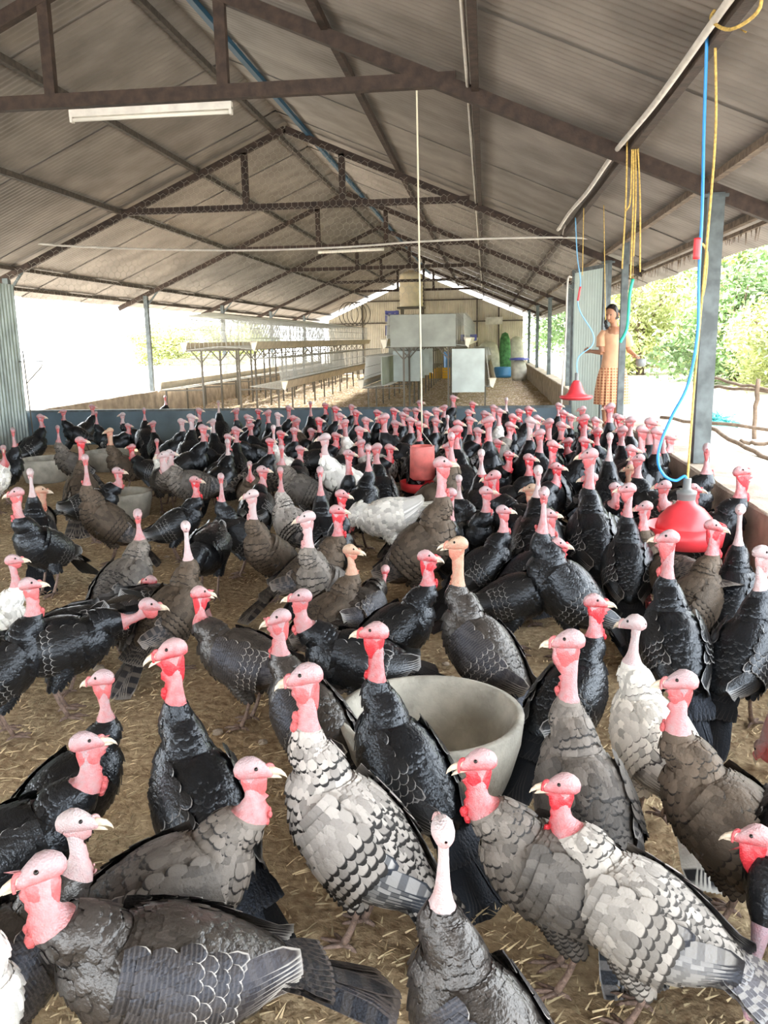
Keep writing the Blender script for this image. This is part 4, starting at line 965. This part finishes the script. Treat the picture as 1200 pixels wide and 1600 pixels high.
    bk = -Ax*math.cos(tp)-Nx*math.sin(tp); tn = Nx*math.cos(tp)-Ax*math.sin(tp)
    for i in range(nt_):
        q = 2*i/(nt_-1)-1; a = q*R(88)*fan; L = (.31-.03*abs(q))*(1-.12*rise); dirv = bk*math.cos(a)+np.array([0, 1, 0])*math.sin(a)
        nrm_ = tn*math.cos(q*.5*(1-rise))+np.array([0, 1, 0])*math.sin(q*.5*(1-rise)); st0 = root+np.array([0, q*.030, 0])-tn*(abs(q)*.012)*(1-rise)+tn*.0012*(i % 2)
        path = [st0+dirv*L*t-np.array([0, 0, 1])*.015*t*t*(1-rise) for t in np.linspace(0, 1, 6)]
        long_feather(b, path, [nrm_]*6, .052 if fine else .07, 0, .8, rs.rand(), tip=.55)
    nc = 11 if fine else 6
    for lay, (L, o_) in enumerate(((.13, .010), (.085, .018))):
        for i in range(nc):
            q = 2*i/(nc-1)-1; a = q*R(80)*max(fan, .3); dirv = bk*math.cos(a)+np.array([0, 1, 0])*math.sin(a)
            for sg_ in (1, -1):
                st0 = root+np.array([0, q*.04, 0])+tn*(o_*(1-.6*abs(q)))*sg_+Ax*.03*lay; long_feather(b, [st0+dirv*L*t for t in np.linspace(0, 1, 4)], [tn]*4, .036 if fine else .055, 0, .2, rs.rand())
    out['tail'] = b
    # ---------- beak, snood, eyes
    b = MB(); m_ = 8
    def cone(pts, rad, flat=.8):
        V_ = []
        for (x, z), r_ in zip(pts, rad):
            for t in np.arange(m_)*2*math.pi/m_: V_.append(hd(x, r_*math.cos(t)*flat, z+r_*math.sin(t)))
        b.add(V_, [(i*m_+j, i*m_+(j+1) % m_, (i+1)*m_+(j+1) % m_, (i+1)*m_+j) for i in range(len(pts)-1) for j in range(m_)]+[tuple(range(m_-1, -1, -1)), tuple((len(pts)-1)*m_+j for j in range(m_))])
    cone([(.046, -.005), (.060, -.006), (.074, -.009), (.085, -.016), (.090, -.023)], [.0115, .0098, .0074, .0042, .0012])
    cone([(.040, -.0155-mouth*.001), (.058, -.0160-mouth*.005), (.071, -.0165-mouth*.010), (.078, -.0185-mouth*.013)], [.0085, .0066, .0042, .001])
    out['beak'] = b
    b = MB(); sl = .012+.03*snd
    b.tube(spline([hd(.040, 0, .004), hd(.048, .002, .008), hd(.055+.003*snd, .007, .004-.15*sl), hd(.058+.004*snd, .011, .000-.7*sl)], 3), np.linspace(.0066, .0036, 10), 7, 0, a=(.75, .5, .5, 1)); out['snood'] = b
    for s in (-1, 1):
        b = MB(); V_ = []; c_ = hd(.018, s*.0188, .007); 
        for i in range(6):
            ph = math.pi*i/5
            for j in range(8): V_.append(c_+.0056*(hu*math.sin(ph)*math.cos(j*math.pi/4)+hf*math.sin(ph)*math.sin(j*math.pi/4)+hl*s*math.cos(ph)))
        b.add(V_, [(i*8+j, i*8+(j+1) % 8, (i+1)*8+(j+1) % 8, (i+1)*8+j) for i in range(5) for j in range(8)], 0)
        out['eye_l' if s > 0 else 'eye_r'] = b
    return out, sk

def make_bird(meshes, kind_, skin, lod):
    """meshes: dict name -> mesh datablock shared or unique; materials sit on the objects"""
    root = bpy.data.objects.new('turkey', None); COL.objects.link(root); root.empty_display_size = .1
    kb, kw, kt = KIND[kind_]; kc = kw if kind_ in ('black', 'bronze') else kb; sk_ = SKIN[skin]
    use = {'body': [kb, sk_, M['shank']], 'wing_l': [kw, kc], 'wing_r': [kw, kc], 'tail': [kt], 'beak': [M['horn']], 'snood': [sk_], 'eye_l': [M['eye']], 'eye_r': [M['eye']]}
    for nm, me in meshes.items():
        if nm in ('snood',) and lod > 1: continue
        o = bpy.data.objects.new({'wing_l': 'wing', 'wing_r': 'wing', 'eye_l': 'eye', 'eye_r': 'eye'}.get(nm, nm), me); COL.objects.link(o); o.parent = root
        for i, m in enumerate(use[nm]): o.material_slots[i].link = 'OBJECT'; o.material_slots[i].material = m
    return root
def to_meshes(parts):
    return {nm: mesh(nm, b, [M['horn']]*(3 if nm == 'body' else 2 if nm[:4] == 'wing' else 1), attr=True) for nm, b in parts.items()}

placed = []
ALL = []
def bsc(px, py): return .83+.11*min(1, max(0, (780-py)/90))*min(1, max(0, (px-350)/300))
def place(root, sk, px, py, sc, vb):
    az0 = math.atan2(*(ray(px, py)[[1, 0]]))
    sc = sc*bsc(px, py); P_ = onz(px, py, sk[2]*sc); hdg = az0-math.pi/2+R(vb); c, s = math.cos(hdg), math.sin(hdg)
    x = P_[0]-sc*(c*sk[0]-s*sk[1]); y = P_[1]-sc*(s*sk[0]+c*sk[1])
    root.location = (x, y, 0); root.rotation_euler = (0, 0, hdg); root.scale = (sc, sc, sc)
    placed.append((x, y)); return x, y

# px, py of the skull; pose; body bearing and head bearing seen from the camera (0 right, 90 away, 180 left, 270 towards); plumage; skin; scale; options; label
FG = [
 (72, 1352, 'relax', 170, 186, 'bronze', 'pink', 1.04, dict(wat=1.3), 'largest dark turkey along the bottom left, pink head over its chest, long tail rightwards'),
 (112, 1282, 'relax', 20, -4, 'bronze', 'pale', .95, dict(wat=.4, mouth=.6), 'turkey with very pale pink head facing right, just above the bottom-left pink head'),
 (-48, 1335, 'high', 330, 200, 'white', 'pale', .92, dict(), 'white turkey cut off by the left edge near the bottom, only its breast showing'),
 (128, 1158, 'relax', 2, 0, 'black', 'pink', .95, dict(wat=1.5, snd=.2), 'black turkey at left edge, greyish pink head and red wattle, facing right'),
 (388, 1200, 'relax', 16, -4, 'grey', 'pink', 1.0, dict(wat=1.0, mouth=.4), 'grey scaly turkey with pink head stretched to the right, left foreground'),
 (272, 1012, 'high', 112, 178, 'black', 'red', 1.03, dict(wat=1.3, mouth=1.), 'black turkey with beak open to the left, directly behind the grey scaly one'),
 (162, 1058, 'alert', 30, 205, 'black', 'pink', .9, dict(wat=1.0), 'small-headed black turkey facing left, above the bird with greyish pink head'),
 (230, 944, 'low', 8, -6, 'black', 'pink', 1.05, dict(wat=.6), 'big black turkey with long tail to the left edge, pink head looking right'),
 (310, 925, 'relax', 150, 4, 'bronze', 'red', .97, dict(wat=1.4, mouth=.6, fan=.35), 'dark turkey with red head facing right, behind the black open-beaked one'),
 (236, 906, 'low', 22, 190, 'bronze', 'red', .88, dict(wat=1.0), 'turkey with red and grey head turned back left, above the pink head'),
 (290, 822, 'high', 40, 95, 'brown', 'pale', .98, dict(wat=.3), 'brown turkey seen from behind, thin pale raised neck, tail pointing down left'),
 (42, 912, 'alert', 20, 0, 'black', 'pink', .95, dict(wat=1.3), 'black turkey at the left edge, pink head facing right with hanging wattle'),
 (18, 874, 'alert', 10, -5, 'white', 'pink', .9, dict(wat=.4), 'white turkey at the left edge behind the black one, small pink head'),
 (8, 1075, 'feed', 195, 195, 'black', 'pink', .9, dict(), 'black turkey at the left, head down out of sight, wing feathers towards the viewer'),
 (474, 930, 'relax', 172, 182, 'black', 'pink', 1.0, dict(wat=1.1), 'glossy black round-backed turkey facing left in the middle, pink looped neck'),
 (440, 962, 'alert', 125, 185, 'bronze', 'pink', .95, dict(wat=1.2), 'dark brown turkey with pink neck facing left, left of the concrete tub'),
 (482, 1052, 'high', 146, 176, 'barred', 'pink', 1.05, dict(wat=1.3), 'black and white barred turkey in the centre foreground, pink head stretched left'),
 (590, 985, 'high', 130, 168, 'black', 'red', 1.0, dict(wat=1.2), 'black turkey before the concrete tub, long red wattled neck, facing left'),
 (692, 1297, 'high', 142, 100, 'bronze', 'pale', .92, dict(wat=.15), 'dark turkey at bottom centre seen from behind, thin pale neck'),
 (754, 1186, 'relax', 172, 188, 'grey', 'red', .98, dict(wat=1.2, mouth=.8), 'grey turkey with red neck and open beak facing left, below the concrete tub'),
 (885, 1224, 'relax', 155, 184, 'cream', 'red', .93, dict(wat=1.1, mouth=.5, snd=.2), 'cream and grey speckled turkey in the right foreground, head facing left'),
 (1186, 1305, 'low', 182, 186, 'black', 'red', .95, dict(wat=1.4), 'turkey cut off by right edge near the bottom, bright red head facing left'),
 (1172, 1552, 'feed', 255, 250, 'black', 'lilac', .98, dict(), 'dark turkey at the bottom right corner, lilac head lowered to the ground'),
 (718, 848, 'high', 146, 176, 'bronze', 'peach', 1.03, dict(wat=.9, mouth=.6), 'tall dark bronze turkey with peach neck facing left, feet behind the tub'),
 (664, 868, 'alert', 22, 0, 'black', 'red', .97, dict(wat=1.4), 'black turkey with long red neck facing right, left of the tall peach-necked bird'),
 (546, 858, 'alert', 32, 4, 'brown', 'peach', .92, dict(wat=.5, mouth=.3), 'brown turkey with slim peach neck facing right, in the centre'),
 (524, 796, 'alert', 15, 2, 'brown', 'red', .98, dict(wat=1.3), 'brown turkey with bright red head facing right, left of the drooping white bird'),
 (602, 890, 'low', 60, 80, 'bronze', 'red', .92, dict(wat=.4), 'dark turkey seen from behind with barred wing, below the drooping white bird'),
 (536, 856, 'feed', 172, 170, 'white', 'pink', 1.1, dict(), 'white turkey bending down in the centre, feathers drooping to the right'),
 (894, 998, 'high', 115, 178, 'grey', 'pink', 1.02, dict(wat=1.2), 'grey barred-backed turkey seen from behind, pink head facing left, right of the tub'),
 (926, 938, 'alert', 60, 0, 'black', 'red', .95, dict(wat=1.3), 'black turkey with bright red head facing right, between the two grey backs'),
 (994, 972, 'alert', 120, 150, 'palm', 'pale', .97, dict(wat=.2), 'white turkey with black-laced wings on the right, small pale head'),
 (1070, 1062, 'alert', 162, 182, 'brown', 'pink', 1.0, dict(wat=1.0), 'brown turkey with pink head facing left, in front of the white laced one'),
 (1048, 838, 'high', 108, 186, 'black', 'pink', 1.05, dict(wat=1.3), 'black turkey in front of the large red drinker, pink wattled head facing left'),
 (1112, 820, 'alert', 60, 2, 'brown', 'red', 1.0, dict(wat=1.3), 'brown turkey with red neck facing right, right beside the large red drinker'),
 (1157, 796, 'high', 85, 80, 'black', 'pale', 1.0, dict(wat=.2), 'black turkey seen from behind with thin pale neck, right of the red drinker'),
 (1190, 862, 'high', 70, 0, 'black', 'pale', 1.0, dict(wat=1.2), 'black turkey at the right edge with pale pink head, below the thin pale neck'),
 (1155, 736, 'alert', 12, 8, 'black', 'red', 1.05, dict(wat=1.6, headpitch=12), 'black turkey by the curb at right edge, bright red head raised to the right'),
 (870, 848, 'relax', 5, 0, 'black', 'red', .97, dict(wat=1.4), 'round black turkey with red head facing right, behind the tall peach-necked one'),
 (856, 802, 'alert', 40, -5, 'black', 'pink', .95, dict(wat=1.3), 'black turkey with pink head, left of the two glossy backs near the drinker'),
 (784, 796, 'alert', 35, -2, 'black', 'pink', .95, dict(wat=1.0), 'blue-black turkey with pale pink head facing right, above the tall peach-necked bird'),
 (1190, 1165, 'feed', 150, 150, 'black', 'pink', .9, dict(), 'black turkey lowered at the right edge, beside the white laced one'),
 (984, 762, 'high', 95, 190, 'black', 'pink', 1.02, dict(wat=.9), 'glossy black turkey seen from behind, left of the large red drinker'),
 (335, 990, 'feed', 15, 20, 'black', 'pink', .9, dict(), 'black turkey crouched behind the red-headed bird, left of centre'),
 (773, 742, 'relax', 150, 186, 'black', 'red', 1.12, dict(wat=1.8), 'black turkey with very large red head facing left, right of the tube feeder'),
 (300, 940, 'feed', 250, 240, 'black', 'pink', 1.0, dict(), 'black round-backed turkey with hidden head, right of the thin raised neck'),
 (1010, 940, 'feed', 120, 120, 'brown', 'pink', 1.0, dict(), 'brown turkey bent under the large red drinker, back showing'),
]
def mk(i, e):
    px, py, pose, vb, vh, kd, sn, sc, opt, lab = e
    opt = dict(opt); turn = (vh-vb+180) % 360-180; turn = max(-125, min(125, turn))
    parts, sk = build_bird(pose, turn, 0, 100+i, **opt)
    r = make_bird(to_meshes(parts), kd, sn, 0); x, y = place(r, sk, px, py, sc, vb)
    tag(r, lab, 'turkey', 'turkeys in the shed'); ALL.append((px, py, r)); return r
for i, e in enumerate(FG): mk(i, e)

# shared bodies for the crowd behind
PROTO = {}
def proto(pose, turn, fan=.14, lod=1):
    k = (pose, turn, fan, lod)
    if k not in PROTO:
        sd_ = len(PROTO)*3+1; parts, sk = build_bird(pose, turn, lod, sd_, wat=1.0, fan=fan, puff=1.0 if fan < .5 else 1.15); PROTO[k] = (to_meshes(parts), sk)
    return PROTO[k]
# px, py, head direction (R L B F), plumage, skin[, fan]
CR = '''872 632 R k p;879 644 R k r;859 658 L k p;875 663 R k p;911 638 L k p;914 652 L k r;929 655 R k p;955 634 L k p;962 650 R k p;967 652 R k r;910 667 R k r;911 687 R k r;953 682 B k l
974 670 L k p;987 655 L k p;1002 670 R k p;1015 658 R k p;1025 673 R k p;1037 676 B k p;1045 682 R k p;889 688 L k r;862 693 R k r;924 708 L k p;868 728 R k r;986 731 L k o;1040 757 L n p;1105 700 B k p;1083 762 R k r
654 662 R k r;680 640 R k p;695 635 L k p;707 620 R k p;679 656 R k p;699 652 B k l;714 660 R k r;715 670 L k r;731 643 R k p;737 630 R k r;733 654 R k p;756 645 R k p;770 635 R k p;779 641 R w p;791 624 B k l
810 642 R k r;825 638 R k r;827 656 R k l;838 652 R k p;795 663 R g p;705 682 B n p;703 695 L n p;752 708 B k l;688 722 R n p;793 709 R k r;825 714 R k r;841 735 B k l;717 748 B k l;757 766 R k p;705 769 L k p;832 762 L k o
385 650 R k p;402 641 R k r;420 643 L k p;433 647 R k l;393 664 L k p;457 652 R k r;465 657 L n p;458 671 R k p;485 630 B k p;507 632 R k r;523 637 R k r;530 648 R k p;555 643 R k r;540 658 L w p;370 673 L k r
355 681 R k p;427 668 B w l;437 676 R k r;420 688 R k r;467 700 R k p;485 672 R k p;509 682 L w l;523 679 R k r;565 690 L b p f;543 707 R k p;590 697 L k p;607 698 R k r;588 643 R k r;602 650 L k p;614 640 R k r;616 660 R k p
628 647 R k p;634 640 R k p;408 733 R k p;438 735 B b p;395 771 L n l;482 806 L g l;532 771 R k r;390 725 F n p f;143 634 R k p;192 647 L k l;199 664 R k p;258 620 B k p;172 672 L n o;282 657 R k l;297 650 R k l;315 667 R k p
322 680 L k p;333 657 L k l;341 628 B k l;367 670 R k p;355 690 B k l;124 687 R n r;207 697 L k r;133 716 B n p;245 689 B w p;264 707 R g l;257 710 L g l;182 735 R k p;303 749 R k r;28 768 L k p;62 765 R g o;47 738 B k l
20 672 B k p;90 668 B g p;388 655 R k p;150 645 B k p;640 655 R k p;665 645 R k p;570 655 R k p;497 655 R k r;440 700 B g p;5 700 F w p;648 640 R k p;845 675 L k p;985 700 R k p;1000 715 L k p
215 803 B g p;345 745 B k p;240 660 L k p;560 670 R k p;745 672 R k p;775 690 R k r;850 770 B k p;925 745 L k p;960 760 R k p;1010 790 L n p;500 735 B k p;575 700 B k p
100 642 L k p;62 650 R k p;225 640 B k p;310 640 R k p;370 640 L k p;450 636 R k p;548 634 R k p;655 628 R k p;765 655 L k p;800 650 R k r;890 650 R k p;935 672 L k r'''
KM = {'k': 'black', 'n': 'brown', 'g': 'grey', 'b': 'barred', 'w': 'white'}; SM = {'p': 'pink', 'r': 'red', 'l': 'pale', 'o': 'peach'}
CW = {'k': 'black', 'n': 'brown', 'g': 'grey', 'b': 'barred', 'w': 'white'}
rc = random.Random(11)
crowd = [q.split() for ln in CR.split('\n') for q in ln.split(';') if q.strip()]
crowd.sort(key=lambda q: -int(q[1]))
for q in crowd:
    px, py = int(q[0]), int(q[1]); hdir = {'R': 0, 'L': 180, 'B': 90, 'F': 270}[q[2]]; fan = .14
    if len(q) > 5: fan = .95
    pose = rc.choice(['alert', 'relax', 'relax', 'high']) if py > 660 else rc.choice(['alert', 'high', 'alert'])
    if q[2] == 'B': pose = rc.choice(['high', 'alert'])
    best = None
    for tr in range(14):
        vb = (hdir+rc.choice([-75, -40, 0, 0, 40, 75])) if tr < 10 else rc.uniform(0, 360)
        if fan > .5: vb = 265 if q[2] == 'F' else 230
        turn = (hdir-vb+180) % 360-180; tq = min((-80, -40, 0, 40, 80), key=lambda t: abs(t-turn)); vb = hdir-tq if fan < .5 else vb
        sc = rc.uniform(.92, 1.12); pz = 'relax' if fan > .5 else pose
        if abs(((vb+180) % 360)-180) < 1 and False: pass
        ms, sk = proto(pz, tq, fan, 0 if py > 690 else 1); sb = sc*bsc(px, py)
        az0 = math.atan2(*(ray(px, py)[[1, 0]])); P_ = onz(px, py, sk[2]*sb); hg = az0-math.pi/2+R(vb); c, s = math.cos(hg), math.sin(hg)
        x = P_[0]-sb*(c*sk[0]-s*sk[1]); y = P_[1]-sb*(s*sk[0]+c*sk[1])
        blk = any(abs(x-ox*y/oy) < rr_ and oy-1.5 < y < oy+.1 for ox, oy, rr_ in ((fp[0], 7.0, .26), (-4.62, 8.35, .34), (-4.28, 9.1, .3), (-2.98, 6.55, .3)))
        dmin = min(math.hypot(x-a, y-b_) for a, b_ in placed); pen = min(dmin, .32)-.5*blk
        if y > 11.15: pen -= 2*(y-11.15)
        if x > 1.22: pen -= 5*(x-1.22)
        if best is None or pen > best[0]+.01: best = (pen, vb, tq, sc, pz)
    pen, vb, tq, sc, pz = best; ms, sk = proto(pz, tq, fan, 0 if py > 690 else 1)
    if pen < -.1:
        ok = False
    if 'L' == q[2] or True: pass
    r = make_bird({k: v for k, v in ms.items() if k[:3] != 'eye' or py > 700}, KM[q[3]], SM[q[4]], 1)
    x, y = place(r, sk, px, py, sc, vb)
    r['_k'] = q[3]; r['_s'] = q[4]; r['_d'] = q[2]; r['_f'] = int(fan > .5); ALL.append((px, py, r))

# labels of the crowd: look, heading, and place in its row counted from the left
ORD = 'first second third fourth fifth sixth seventh eighth ninth tenth eleventh twelfth thirteenth fourteenth fifteenth sixteenth seventeenth eighteenth nineteenth twentieth'.split()
TENS = {2: 'twenty', 3: 'thirty', 4: 'forty', 5: 'fifty'}
def ordn(n):
    if n <= 20: return ORD[n-1]
    t, u_ = divmod(n, 10); return {2: 'twentieth', 3: 'thirtieth', 4: 'fortieth', 5: 'fiftieth'}[t] if u_ == 0 else TENS[t]+'-'+ORD[u_-1]
BANDS = [(0, 648, 'backmost row by partition'), (648, 665, 'second row from partition'), (665, 690, 'third row from partition'),
         (690, 730, 'row level with the tube feeder'), (730, 760, 'row just below the tube feeder'), (760, 2000, 'row above white drooping turkey')]
HW = {'R': 'turned right', 'L': 'turned left', 'B': 'turned away', 'F': 'facing front'}
for lo, hi, ph in BANDS:
    rw_ = sorted([a for a in ALL if lo <= a[1] < hi and '_k' in a[2]], key=lambda a: a[0])
    for i, (px, py, r) in enumerate(rw_):
        sk_ = {'pink': 'pink', 'red': 'red', 'pale': 'pale', 'peach': 'peach'}[SM[r['_s']]]
        pre = 'fanned '+CW[r['_k']] if r['_f'] else CW[r['_k']]
        tag(r, f"{pre} turkey, {sk_} head {HW[r['_d']]}, {ordn(i+1)} from left, {ph}", 'turkey', 'turkeys in the shed')
for _, _, r in ALL:
    for k in ('_k', '_s', '_d', '_f'):
        if k in r: del r[k]
print('BIRDS', len(ALL))
